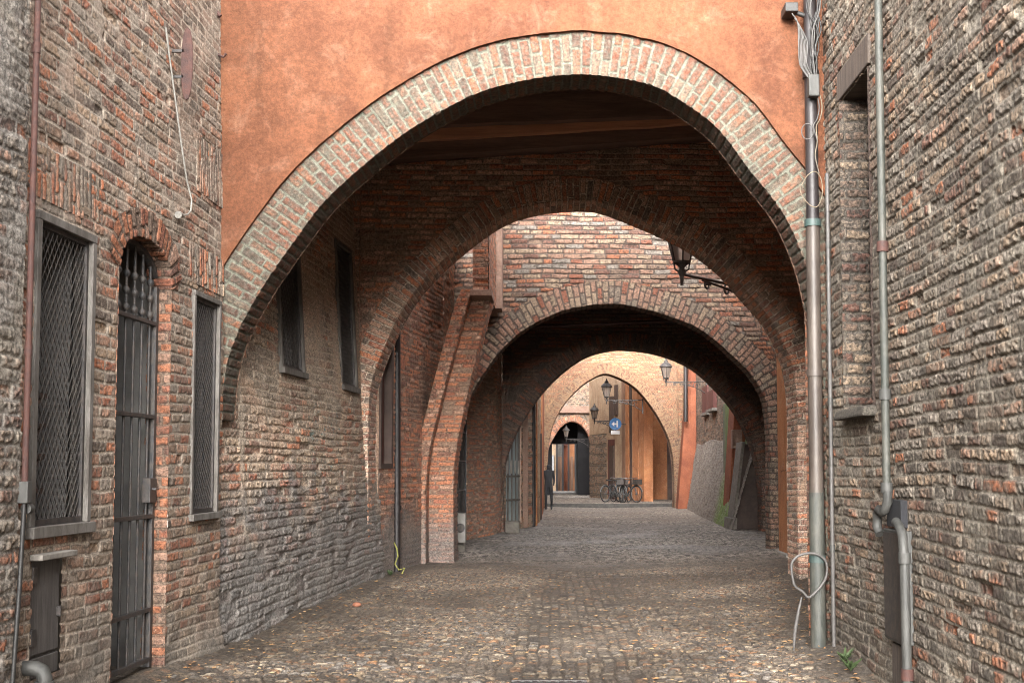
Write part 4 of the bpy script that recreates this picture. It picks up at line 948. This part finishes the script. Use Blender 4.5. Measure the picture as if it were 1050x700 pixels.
# ================================================================== SECOND ARCHED HOUSE (arches three and four)
a2 = thing('arched_house','red brick house bridging the lane with a pale voussoir arch and a dark vault inside','house',(1.4,25,0))
Y3=22.1; D3=.5
A3=Arch([(468,450),(472,430),(479,412),(503,373),(531,343),(569,322),(601,314),(632,312),(660,317),(688,325),(721,340),(753,367),(772,387),(785,412),(789,450),(789,500)],Y3,.44,D3,.019,ground_right=True,seed=31)
A3.build('front_arch', M['ring3'], a2, bp=dict(L=.24,H=.105,mt=.016,wob=.008,depth=.012,rough=.008,jit=.3), yoff=-.03)
a=Acc(); front_surface(a,Y3,-2.2,4.75,7.4,A3,.22,res=.0205,bp=dict(seed=231,L=.27,H=.092,mt=.017,wob=.02,depth=.022,rough=.014,jit=.5,miss=.04))
a.build('front_wall', M['mid'], a2)
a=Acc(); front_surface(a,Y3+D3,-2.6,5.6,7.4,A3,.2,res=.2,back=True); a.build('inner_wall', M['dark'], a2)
Y4=28.6; D4=.55
A4=Arch([(517,540),(516,500),(520,468),(536,432),(563,395),(596,368),(623,359),(645,358),(677,363),(710,377),(737,401),(758,428),(773,463),(780,500),(781,540)],Y4,.40,D4,.028,ground_left=True,ground_right=True,seed=33)
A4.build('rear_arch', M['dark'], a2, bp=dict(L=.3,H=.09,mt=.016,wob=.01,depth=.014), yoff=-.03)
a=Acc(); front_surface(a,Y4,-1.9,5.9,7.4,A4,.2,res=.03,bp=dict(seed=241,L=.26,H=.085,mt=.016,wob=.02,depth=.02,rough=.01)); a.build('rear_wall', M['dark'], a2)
a=Acc(); front_surface(a,Y4+D4,-1.9,5.9,7.4,A4,.2,res=.2,back=True); a.build('back_wall', M['farwall'], a2)
a=Acc(); poly_wall(a,pl[2:],5.7,.03,bp=dict(seed=251,L=.26,H=.078,mt=.015,wob=.03,depth=.016,rough=.01),nx=1,holes=[(2.1,4.9,.45,2.7)],cover=lambda U,Z:sst(.1,.5,fbm(U*1.2,Z*1.2,253,4))*.5)
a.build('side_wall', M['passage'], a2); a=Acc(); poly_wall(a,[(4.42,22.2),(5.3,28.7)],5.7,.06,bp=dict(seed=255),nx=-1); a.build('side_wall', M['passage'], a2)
p=PB(); p.box(-2.4,5.8,22.7,28.55,5.6,5.7); p.build('ceiling', M['plank'], a2)
for y in np.arange(23.2,28.5,.9): PB().box(-2.3,5.7,y,y+.2,5.38,5.597).build('ceiling_beam', M['beam'], a2, .01)
p=PB(); p.box(-2.4,5.8,22.2,29,7.3,7.4); p.build('roof', M['stone'], a2)
p=PB(); p.tube([at(575,334,24.5),at(682,329,24.5)],.03,8); p.tube([(-1.9,24.5,at(575,334,24.5)[2]-.03),at(575,334,24.5)],.03,8); p.tube([at(682,329,24.5),(4.9,24.5,at(682,329,24.5)[2]+.03)],.03,8); p.build('tie_rod', M['rust'], a2)
# barred window of the vault's left wall, with the white box below it
p=PB(); p.box(-1.98,-1.88,22.1,25.0,.40,2.75).box(-2.0,-1.80,24.96,25.05,.4,2.75); wo=p.build('window', M['pane'], a2)
p=PB()
for y in np.arange(22.3,25,.32): p.tube([(-1.83,y,.45),(-1.83,y,2.7)],.014,6)
for z in (.5,1.1,1.7,2.3,2.65): p.tube([(-1.83,22.2,z),(-1.83,25.0,z)],.016,6)
p.build('bars', M['iron'], wo)
p=PB(); q=at(472,541,21.6); 
mb=thing('meter_box','white panel with a round black dial low under the barred window','box',(q[0],21.7,0))
p.box(q[0]-.1,q[0]+.10,21.55,21.75,at(472,556,21.6)[2],at(472,526,21.6)[2]); p.build('panel', M['white'], mb, .01)
p=PB(); c=at(472,541,21.54); p.tube([(c[0],21.55,c[2]),(c[0],21.53,c[2])],.085,20); p.build('dial', M['iron'], mb)
p=PB(); p.tube([(c[0],21.531,c[2]),(c[0],21.524,c[2])],.055,20); p.build('dial_face', M['frame'], mb)
p=PB(); p.box(-1.86,-1.60,21.78,22.05,-.05,.25); p.build('plinth', M['stone'], mb)

# ================================================================== BETWEEN ARCH FOUR AND ARCH FIVE
fl = thing('shop_house','house on the left past the vault with grey shop windows and an orange plaster front','house',(-.8,35,0))
lw=[(-1.25,29.16),(-.72,30.6),(-.42,31.2),(-.33,34),(-.28,45.9)]
a=Acc(); poly_wall(a,lw,8,.06,bp=dict(seed=261,L=.27,H=.085,depth=.012),nx=1,holes=[(.35,1.40,.15,3.2)]); a.build('wall', M['leftfar'], fl)
def seg(u,off,z,p0=Vector((-1.25,29.16,0)),p1=Vector((-.72,30.6,0))):
    d=(p1-p0).normalized(); n=Vector((d.y,-d.x,0)); q=p0+d*u+n*off; return (q.x,q.y,z)
p=PB(); p.add([seg(.3,-.1,.1),seg(1.45,-.1,.1),seg(1.45,-.1,3.25),seg(.3,-.1,3.25)],[(0,1,2,3)]); wo=p.build('shop_window', M['shopglass'], fl)
p=PB()
for u in (.36,.62,.88,1.14,1.38): p.bar(seg(u,-.06,.15),seg(u,-.06,3.2),.04)
for z in (.18,.75,1.35,3.17): p.bar(seg(.35,-.055,z),seg(1.4,-.055,z),.05)
p.build('frame', M['frame'], wo)
p=PB()
for u in (.5,.75,1.0,1.26): p.bar(seg(u,-.03,1.42),seg(u,-.03,1.75),.05,.02)
p.build('notice', M['white'], wo)
p=PB(); p.hexa([seg(1.5,-.02,-.1),seg(1.62,.10,-.1),seg(1.62,-.1,-.1),seg(1.5,-.1,-.1)],[seg(1.5,-.02,8.5),seg(1.62,.10,8.5),seg(1.62,-.1,8.5),seg(1.5,-.1,8.5)]); p.build('pilaster', M['pinkp'], fl)
for y0,y1,mt,zz in ((31.6,33.2,'orangep',8.8),(33.2,35.0,'cream',8.8),(36.5,39.5,'orangep',8.8),(39.5,45.9,'redp',8.8)):
    x=float(np.interp(y0,[31.2,34,45.9],[-.42,-.33,-.28])); PB().box(x-.2,x+.035,y0,y1-.02,-.1,zz).build('plaster_front', M[mt], fl, .01)
for y0 in (35.2,): PB().box(-.5,-.28,y0,y0+1.1,-.05,2.6).build('door', M['darkbrown'], fl, .01)
drainpipe('dark drainpipe on the left beside the grey shop window',[at(547,y,31.1) for y in (330,440,500)]+[(at(547,538,31.1)[0],31.1,-.02)],.055,M['pipedark'],[at(547,450,31.1)])
sb=PB(); q=at(525,542,28.1); sb.box(q[0]-.16,q[0]+.17,27.95,28.4,-.06,.30); o=sb.build('stone_block', M['stone'], None, .03); tag(o,'low grey stone block at the left foot of the dark fourth arch','stone block')
o['kind']='thing' if False else 'thing'; del o['kind']
# dark figure standing by the left pier
fr = thing('buttressed_house','long house on the right past the vault with sloping base, mossy render and small shutters','house',(5.4,36,0))
a=Acc(); poly_wall(a,[(5.25,29.16),(5.3,37),(5.62,45.9)],7,.045,bp=dict(seed=271,L=.27,H=.085,mt=.016,wob=.03,depth=.014,rough=.01),nx=-1); a.build('wall', M['farwall'], fr)
def skirt():
    a=Acc(); n=60; ys=np.linspace(29.3,44.6,420); t=np.linspace(0,1,n); T,Y=np.meshgrid(t,ys,indexing='ij')
    xb=np.interp(Y,[29.3,31,36.5,44.6],[4.50,4.52,4.75,5.15]); xt=np.interp(Y,[29.3,37,44.6],[5.2,5.25,5.56]); zt=2.45+.05*np.sin(Y)
    X=xb+(xt-xb)*T; Z=-.1+(zt+.1)*T; n_,m_,t_=brick(Y,Z,seed=283,L=.3,H=.09,mt=.02,wob=.03,depth=.02,rough=.012,cover=np.full(Y.shape,.35)); n_=n_+.03*fbm(Y*1.2,Z*1.2,281,4); a.grid(np.stack([X-n_,Y,Z],-1),t_,m_); 
    a.grid(np.stack([np.stack([xt[-1]-n_[-1],ys,Z[-1]],-1),np.stack([xt[-1]+.15,ys,Z[-1]+.02],-1)],0))
    a.build('sloping_base', M['skirt'], fr)
skirt()
for (x0,x1,y0,y1,Yy) in ((718,724,396,423,40.8),(729,735,400,419,38.2)):
    q=at((x0+x1)/2,(y0+y1)/2,Yy); h=(y1-y0)/F*Yy; dy=1.4
    X=5.3 if Yy<40 else 5.45
    PB().box(X-.10,X+.1,Yy-dy/2,Yy+dy/2,q[2]-h/2,q[2]+h/2).build('shutter', M['reddoor'], fr, .01)
    PB().box(X-.14,X+.1,Yy-dy/2-.1,Yy+dy/2+.1,q[2]-h/2-.1,q[2]-h/2-.003).build('sill', M['stone'], fr, .01)
PB().box(4.98,5.4,32.4,33.9,-.1,at(740,412,33)[2]).build('mossy_pilaster', M['mossp'], fr, .03)
# red plastered buttress next to arch five, and the two nearer ones
def buttress(name, mat, base, top, ztop, Ya, Yb, xback, parent, zb=-.1):
    p=PB(); p.hexa([(base,Ya,zb),(xback,Ya,zb),(xback,Yb,zb),(base,Yb,zb)],[(top,Ya,ztop),(xback,Ya,ztop),(xback,Yb,ztop),(top,Yb,ztop)]); return p.build(name, mat, parent, .02)
buttress('buttress', M['redp'], at(694,518,45.2)[0], at(707,390,45.2)[0], at(707,390,45.2)[2]+.9, 45.0,45.8, at(706,518,45.2)[0]+.3, fr)
b_=at(748,540,30.0)[0]; t_=at(759,455,30.0)
buttress('buttress', M['darkbrown'], b_+.05, t_[0]+.05, t_[2], 29.75,30.6, 5.3, fr)
p=PB(); p.hexa([(b_,29.72,-.1),(b_+.07,29.72,-.1),(b_+.07,30.62,-.1),(b_,30.62,-.1)],[(t_[0],29.72,t_[2]+.05),(t_[0]+.08,29.72,t_[2]+.05),(t_[0]+.08,30.62,t_[2]+.05),(t_[0],30.62,t_[2]+.05)]); p.build('buttress_edge', M['stone'], fr, .01)
p=PB(); p.hexa([(b_-.06,29.6,-.1),(b_+.12,29.6,-.1),(b_+.12,30.7,-.1),(b_-.06,30.7,-.1)],[(b_-.02,29.62,.3),(b_+.14,29.62,.3),(b_+.14,30.7,.3),(b_-.02,30.7,.3)]); p.build('buttress_foot', M['stone'], fr, .01)
b2=at(743,531,31.6)[0]; buttress('red_buttress', M['redp'], b2+.0, at(751,415,31.6)[0], at(751,415,31.6)[2], 31.2,32.2, 5.3, fr)
p=PB(); q=at(754,450,31.0); p.box(q[0]-.1,q[0]+.16,30.85,31.15,q[2]-.25,q[2]+.25); p.build('wall_box', M['pinkp'], fr, .01)
drainpipe('short dark pipe high on the right wall beside the fifth arch',[at(703,y,44.6) for y in (370,400,432)],.08,M['pipedark'])

# ================================================================== ARCH FIVE
a5 = thing('arch_wall','ochre brick wall crossing the lane with a pointed arch, farthest of the brick arches','arch wall',(2.4,46,0))
Y5=46.0; D5=.8
A5=Arch([(561,500),(562,470),(563,455),(568,434),(579,414),(595,397),(608,388),(620,383.5),(633,387),(649,396),(664,412),(677,432),(686,452),(690,473),(691,500)],Y5,.40,D5,.035,ground_left=True,ground_right=True,seed=41)
A5.build('arch', M['ring5'], a5, bp=dict(L=.40,H=.12,mt=.03,wob=.01,depth=.02), yoff=-.09)
a=Acc(); front_surface(a,Y5,-1.2,5.8,9.2,A5,.2,res=.032,bp=dict(seed=291,L=.28,H=.098,mt=.022,wob=.02,depth=.02,rough=.012)); a.build('wall', M['far'], a5)
a=Acc(); front_surface(a,Y5+D5,-1.2,5.8,9.2,A5,.2,res=.3,back=True); a.build('back_wall', M['far'], a5)
p=PB(); p.box(-1.2,5.8,Y5+.02,Y5+D5-.02,9.1,9.2); p.build('coping', M['stone'], a5)

# ================================================================== BEYOND
ch = thing('corner_house','cream and orange plastered corner house seen through the farthest arch','house',(3,56,0))
def wallq(p0,p1,z0,z1,mat,name,parent,th=.3):
    p0=Vector((*p0,0)); p1=Vector((*p1,0)); d=(p1-p0).normalized(); n=Vector((-d.y,d.x,0))*th; p=PB()
    p.hexa([(p0.x,p0.y,z0),(p1.x,p1.y,z0),(p1.x+n.x,p1.y+n.y,z0),(p0.x+n.x,p0.y+n.y,z0)],[(p0.x,p0.y,z1),(p1.x,p1.y,z1),(p1.x+n.x,p1.y+n.y,z1),(p0.x+n.x,p0.y+n.y,z1)])
    return p.build(name,mat,parent)
c0=(1.90,58.0); c1=(2.75,54.5); c2=(4.05,51.2)
a=Acc(); poly_wall(a,[(1.90,58.0),(2.62,55.2)],3.2,.08,bp=dict(seed=301,L=.3,H=.1,depth=.01),nx=1); a.build('lower_wall', M['farwall'], ch)
wallq(c0,(2.62,55.2),3.2,10,M['cream'],'upper_wall',ch)
wallq((2.62,55.2),c2,.0,10,M['cream'],'wall',ch)
wallq((2.66,55.0),(2.98,54.2),.1,2.9,M['reddoor'],'door',ch,.1)
for i,(f0,f1,mt,off) in enumerate(((.42,.50,'brownwood',.12),(.52,.60,'orangep',.2),(.63,.68,'darkbrown',.1),(.70,.84,'orangep',.3),(.86,.99,'orangep',.38))):
    v0=Vector((2.62,55.2)); v1=Vector(c2); d=(v1-v0); n=Vector((d.y,-d.x)).normalized()*1
    q0=v0+d*f0-Vector((.0,off)); q1=v0+d*f1-Vector((.0,off))
    wallq((q0.x,q0.y),(q1.x,q1.y),.0,9.0 if i!=2 else 8,M[mt],'pilaster',ch,off+.05)
rx = thing('ochre_house','house with a dark doorway at the right inside the farthest arch','house',(5,56,0))
wallq((4.1,54.5),(6.5,54.0),0,10,M['orangep'],'wall',rx)
wallq((4.08,51.6),(4.1,54.6),0,10,M['brownwood'],'side_wall',rx,.2)
wallq((5.35,53.98),(6.2,53.85),0,3.4,M['darkbrown'],'door',rx,.1)
wallq((4.2,54.4),(6.4,53.9),4.3,10,M['brownwood'],'upper_wall',rx,.1)
# vaulted passage house
vh = thing('vaulted_house','brick house with a low dark vaulted passage at the end of the lane','house',(0,63,0))
Y6=62.0
A6=Arch([(560,480),(562,462),(567,450),(575,438),(584,432.5),(593,434),(600,441),(605,452),(607,470)],Y6,.35,.8,.06,ground_left=True,ground_right=True,seed=43)
A6.build('arch', M['orange_brick'], vh, bp=dict(L=.25,H=.1,depth=.015))
a=Acc(); front_surface(a,Y6,-3.5,2.6,10,A6,.15,res=.07,bp=dict(seed=311,L=.3,H=.11,depth=.015)); a.build('wall', M['farwall'], vh)
q=at(585,427,61.9); PB().box(-3,2.3,61.80,61.96,at(585,430,61.8)[2]+.35,at(585,418,61.8)[2]+.1).build('plaster_band', M['pinkp'], vh, .02)
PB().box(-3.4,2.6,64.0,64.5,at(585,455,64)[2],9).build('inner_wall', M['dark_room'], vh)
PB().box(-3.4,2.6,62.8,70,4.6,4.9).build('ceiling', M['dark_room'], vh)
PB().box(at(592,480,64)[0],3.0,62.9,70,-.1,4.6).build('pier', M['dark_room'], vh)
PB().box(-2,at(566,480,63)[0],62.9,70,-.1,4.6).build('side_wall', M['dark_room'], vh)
eh = thing('row_house','pale and reddish plaster fronts lit beyond the dark vaulted passage','house',(0,75,0))
for x0,x1,mt,Yy in ((560,571,'cream',74.6),(571,577,'stone',74.2),(577,583,'redp',74.4),(583,590,'orangep',74.5),(590,600,'cream',74.8)):
    PB().box(at(x0,480,74)[0],at(x1,480,74)[0],Yy,Yy+.5,-.1,7).build('wall', M[mt], eh, .01)
for x0,x1 in ((572,576),(585,588)):
    PB().box(at(x0,480,74)[0],at(x1,480,74)[0],74.1,74.18,.1,2.3).build('door', M['brownwood'], eh)
for x0 in (565,):
    PB().box(at(x0,480,74)[0],at(x0+3,480,74)[0],74.5,74.59,1.2,2.4).build('window', M['pane'], eh)
for x0,x1,z0,z1,mt in ((561,564,3.4,4.6,'darkbrown'),(567,570,3.2,4.6,'pane'),(578,581,3.0,4.4,'reddoor'),(592,595,1.0,2.4,'pane')):
    PB().box(at(x0,480,74)[0],at(x1,480,74)[0],74.08,74.19,z0,z1).build('shutter', M[mt], eh)
for x0 in (571,577,583,590): PB().box(at(x0,480,74)[0]-.06,at(x0,480,74)[0]+.06,73.9,74.1,-.1,6.9).build('downpipe', M['pipedark'], eh)
for (f0,f1,z0,z1) in ((.10,.22,3.2,4.9),(.10,.22,.2,2.6),(.25,.33,4.0,5.4)):
    v0=Vector((2.62,55.2)); d=Vector(c2)-v0; q0=v0+d*f0-Vector((.05,.05)); q1=v0+d*f1-Vector((.05,.05)); wallq((q0.x,q0.y),(q1.x,q1.y),z0,z1,M['darkbrown'],'shutter',ch,.08)
# side blocks that close the views and shade the lane
bl = thing('left_block','tall house behind the left end of the farthest arch','house',(-3,50,0)); PB().box(-6,-.9,47,61.7,-.1,9).build('wall', M['cream'], bl)
br_ = thing('right_block','tall house behind the right end of the farthest arch','house',(8,50,0)); PB().box(5.85,9,46.9,53.6,-.1,9).build('wall', M['orangep'], br_)
# figure in the dark recess left of arch five
def person():
    base=at(562,519,44.2); x=base[0]+.02; y=44.2
    root=None
    v=[(0,0,.95),(0,0,1.15),(0,0,1.38),(0,0,1.50),(0,-.01,1.60),(-.17,0,1.42),(-.21,.01,1.14),(-.20,-.05,.90),(.17,0,1.42),(.21,.01,1.14),(.19,-.05,.90),(-.09,0,.88),(-.10,-.01,.48),(-.10,.01,.08),(-.10,-.12,.04),(.09,0,.88),(.11,-.03,.48),(.11,.05,.08),(.11,-.08,.04),(0,-.01,1.70)]
    e=[(0,1),(1,2),(2,3),(3,4),(2,5),(5,6),(6,7),(2,8),(8,9),(9,10),(0,11),(11,12),(12,13),(13,14),(0,15),(15,16),(16,17),(17,18),(4,19)]
    r=[.15,.14,.16,.055,.10,.07,.05,.035,.07,.05,.035,.10,.07,.05,.045,.10,.07,.05,.045,.08]
    me=bpy.data.meshes.new('person'); me.from_pydata([(a+x,b+y,c) for a,b,c in v],e,[]); me.materials.append(M['clothdark'])
    o=bpy.data.objects.new('person',me); C.objects.link(o); sk=o.modifiers.new('skin','SKIN')
    me.skin_vertices or None
    for i,q in enumerate(r): me.skin_vertices[0].data[i].radius=(q,q*.8)
    me.skin_vertices[0].data[0].use_root=True
    s=o.modifiers.new('sub','SUBSURF'); s.levels=2; s.render_levels=2
    return o
po=person(); tag(po,'person in dark clothes standing at the left foot of the farthest arch','person')
# lanterns
lamp('big lantern on a scrolled bracket hanging between the second and third brick arches', 699,251,17.6, 4.05, 1.25, wally=20.0)
lamp('small distant lantern on a scrolled bracket high on the right wall before the farthest arch', 683,381,40.5, 5.4, 1.0)
lamp('dark lantern in the middle of the farthest arch with its bracket reaching right', 622,401,47.4, at(659,410,47.4)[0], 1.05)
lamp('pale lantern on the corner of the cream house left of the round blue sign', 609.5,424,53.5, at(628,430,53.5)[0], .95)
lamp('white lantern in front of the dark vaulted passage, farthest of all', 580.5,444,60.9, at(603,448,60.9)[0], .85)
# bracket post that carries the lantern in the middle of the arch
# round blue sign
sg = thing('traffic_sign','round blue traffic sign with a white arrow on the corner house','sign',at(631,435,52.4))
c=Vector(at(631,434.5,52.4)); PB().tube([(c.x,52.4,c.z),(c.x,52.43,c.z)],.27,32).build('disc', M['blue'], sg)
def flat(polys,mat,name,parent,y0):
    p=PB()
    for pl in polys: p.prism([(c.x+u,c.z+v) for u,v in pl],'y',y0,y0+.006)
    p.build(name,mat,parent)
flat([[(-.17,.0),(-.05,.11),(-.05,.035),(.06,.035),(.06,-.035),(-.05,-.035),(-.05,-.11)],[(.05,.14),(.11,.14),(.11,-.14),(.05,-.14)]],M['signwhite'],'arrow',sg,52.392)
PB().box(c.x-.2,c.x+.2,52.4,52.42,c.z-.46,c.z-.29).build('plate', M['signwhite'], sg)
PB().bar((c.x,52.45,c.z-.45),(c.x,52.45,c.z+.3),.05).bar((c.x,52.45,c.z),(c.x+.6,52.9,c.z),.04).build('post', M['grille'], sg)
# bicycles
def bicycle(label):
    r=thing('bicycle',label,'bicycle',(0,0,0),'bicycles parked at the corner house')
    Rw=.34
    for x in (-.53,.53):
        t=PB(); t.tube([(x+Rw*math.cos(a),0,Rw+Rw*math.sin(a)) for a in np.linspace(0,2*math.pi,33)],.022,8,False)
        w=t.build('wheel', M['tyre'], r)
        s=PB()
        for k in range(12):
            a=k*math.pi/6; s.tube([(x,0,Rw),(x+Rw*.96*math.cos(a),0,Rw+Rw*.96*math.sin(a))],.004,4)
        s.tube([(x+Rw*.93*math.cos(a),0,Rw+Rw*.93*math.sin(a)) for a in np.linspace(0,2*math.pi,33)],.012,6,False); s.tube([(x,-.05,Rw),(x,.05,Rw)],.025,8)
        s.build('rim', M['steel'], w)
        f=PB(); f.tube([(x+(Rw+.035)*math.cos(a),0,Rw+(Rw+.035)*math.sin(a)) for a in np.linspace(.3,2.9,14)],.02,6); f.build('mudguard', M['steel'], r)
    f=PB(); bb=(-.08,0,.30); st=(-.22,0,.78); hd=(.36,0,.80); hb=(.40,0,.68)
    f.tube([bb,st],.018,8).tube([bb,hb],.02,8).tube([(-.2,0,.70),hd],.016,8).tube([(-.53,0,.34),bb],.012,8).tube([(-.53,0,.34),(-.2,0,.72)],.011,8).tube([hd,hb,(.53,0,.34)],.018,8).tube([st,(-.25,0,.90)],.014,8).tube([hd,(.34,0,.98)],.014,8)
    f.build('frame', M['paintdark'], r)
    h=PB(); h.tube([(.22,-.29,.99),(.30,-.26,1.02),(.36,-.10,1.0),(.36,.10,1.0),(.30,.26,1.02),(.22,.29,.99)],.014,8); h.build('handlebar', M['steel'], r)
    s=PB(); s.prism([(-.40,.90),(-.38,.95),(-.2,.94),(-.08,.93),(-.08,.91),(-.25,.88)],'y',-.07,.07); s.build('saddle', M['tyre'], r, .02)
    c=PB(); c.tube([(-.08,-.04,.30),(-.08,.04,.30)],.09,16); c.bar((-.08,.06,.30),(.04,.06,.18),.02).bar((-.08,-.06,.30),(-.2,-.06,.42),.02).box(.0,.09,.05,.14,.16,.19).box(-.25,-.16,-.14,-.05,.41,.44); c.build('crank', M['steel'], r)
    b=PB(); b.box(.44,.72,-.15,.15,.74,.76)
    for x in (.44,.71):
        b.box(x,x+.01,-.15,.15,.76,.96)
    for y in (-.15,.14): b.box(.44,.72,y,y+.01,.76,.96)
    b.build('basket', M['grille'], r)
    return r
bk=bicycle('dark bicycle at the left end of the parked row, turned half sideways'); 
def ground_far(x,Y): return (at(x,480,Y)[0],Y,.135)
bk.location=ground_far(628,50.2); bk.rotation_euler=(0,0,R(52))
dup(bk,ground_far(634,49.4),R(-70),'dark bicycle seen end on in the middle of the parked row, front wheel forward')
dup(bk,ground_far(641,49.2),R(-110),'dark bicycle seen end on, right of the middle of the parked row')
dup(bk,ground_far(644,49.8),R(-52),'dark bicycle turned half sideways against the orange pilaster at the right')
# small things on the ground
o=PB(); q=at(366,621,13.1); o.lathe([(.0,0),(.04,.005),(.052,.02),(.045,.04),(.02,.05),(0,.052)],(q[0],13.1,.02),14); oo=o.build('terracotta_lump', M['leaforange']); tag(oo,'small orange terracotta lump lying on the cobbles at the left','stone')
dc=thing('drain_cover','rectangular iron drain cover set in the cobbles at the bottom of the photo','drain cover',(.0,8.2,0))
yc=8.42; xc=at(563,697,yc)[0]; 
PB().box(xc-.27,xc+.27,yc-.30,yc+.12,-.02,.025).build('plate', M['iron'], dc, .006)
p=PB()
for i in range(8): p.box(xc-.24+i*.063,xc-.24+i*.063+.03,yc-.27,yc+.09,.0255,.030)
for e in ((xc-.27,xc+.27,yc+.085,yc+.12),(xc-.27,xc+.27,yc-.30,yc-.275)): p.box(*e,.0255,.036)
p.build('rib', M['iron'], dc)
rnd=random.Random(11)
def weed(x,y,z,s,label):
    p=PB()
    for i in range(46):
        a=rnd.uniform(0,6.28); l=s*rnd.uniform(.35,1); w=l*.11; d=Vector((math.cos(a),math.sin(a),0)); n=Vector((-d.y,d.x,0)); c=Vector((x,y,z)); t=c+d*l*.75+Vector((0,0,l*rnd.uniform(.4,1)))
        m_=(c+t)/2+Vector((0,0,l*.15)); p.add([c,m_+n*w,t,m_-n*w],[(0,1,2,3)])
    tag(p.build('weed', M['weed']),label,'weed')
# dry leaves and grit lying between the stones
vs=[];fs=[]; r3=random.Random(3)
for i in range(1700):
    Y=r3.uniform(6.6,17); lo,hi=float(wall_left_base(Y))+.1,float(wall_right_base(Y))-.1
    X=lo+(hi-lo)*(r3.random() if r3.random()<.55 else r3.choice((r3.random()**3, 1-r3.random()**3)))
    z=float(ground_base(np.array(X),np.array(Y)))+.026; l=r3.uniform(.008,.032); a_=r3.uniform(0,6.28); w_=l*r3.uniform(.35,.8); n=len(vs)
    dx,dy=math.cos(a_),math.sin(a_); u=lambda p,q,h:(X+dx*p-dy*q,Y+dy*p+dx*q,z+h)
    vs+=[u(-l,0,0),u(-l*.2,-w_,r3.uniform(0,.008)),u(l,0,r3.uniform(0,.008)),u(l*.1,w_,r3.uniform(0,.01))]; fs.append((n,n+1,n+2,n+3))
me=bpy.data.meshes.new('fallen_leaves'); me.from_pydata(vs,[],fs); me.materials.append(M['leaf']); tag(link('fallen_leaves',me),kind='stuff')
weed(2.22,8.95,.10,.11,'small green weed at the foot of the right wall near the big downpipe')
weed(2.18,8.62,.08,.13,'larger green weed at the foot of the right wall, nearer the camera')
weed(-2.30,16.9,.02,.10,'tuft of weed at the foot of the dark drainpipe on the left')

# ================================================================== LIGHT
w=bpy.data.worlds.new('World'); bpy.context.scene.world=w; w.use_nodes=True; nt=w.node_tree
sky=nt.nodes.new('ShaderNodeTexSky'); sky.sky_type='NISHITA'; sky.sun_disc=False; EL=R(20); AZ=R(186)
sky.sun_elevation=EL; sky.sun_rotation=AZ; sky.air_density=1.0; sky.dust_density=3.0; sky.ozone_density=1.0
hs=nt.nodes.new('ShaderNodeHueSaturation'); hs.inputs['Saturation'].default_value=.12; nt.links.new(sky.outputs[0],hs.inputs['Color'])
bg=nt.nodes['Background']; nt.links.new(hs.outputs[0],bg.inputs[0]); bg.inputs[1].default_value=.15
sl=bpy.data.lights.new('sun','SUN'); so=bpy.data.objects.new('sun',sl); C.objects.link(so); sl.energy=1.0; sl.angle=R(62); sl.color=(1,.95,.88)
d=Vector((math.sin(AZ)*math.cos(EL), math.cos(AZ)*math.cos(EL), math.sin(EL))); so.rotation_euler=d.to_track_quat('Z','Y').to_euler()
sc=bpy.context.scene; sc.view_settings.view_transform='Standard'; sc.view_settings.look='None'; sc.view_settings.exposure=3.55; sc.view_settings.gamma=1
sc.render.engine='CYCLES'; cy=sc.cycles; cy.max_bounces=10; cy.diffuse_bounces=8; cy.glossy_bounces=3; cy.transmission_bounces=3; cy.use_denoising=True; cy.filter_width=1.0; cy.caustics_reflective=False; cy.caustics_refractive=False
try: cy.denoiser='OPENIMAGEDENOISE'; cy.denoising_input_passes='RGB_ALBEDO_NORMAL'
except Exception: pass
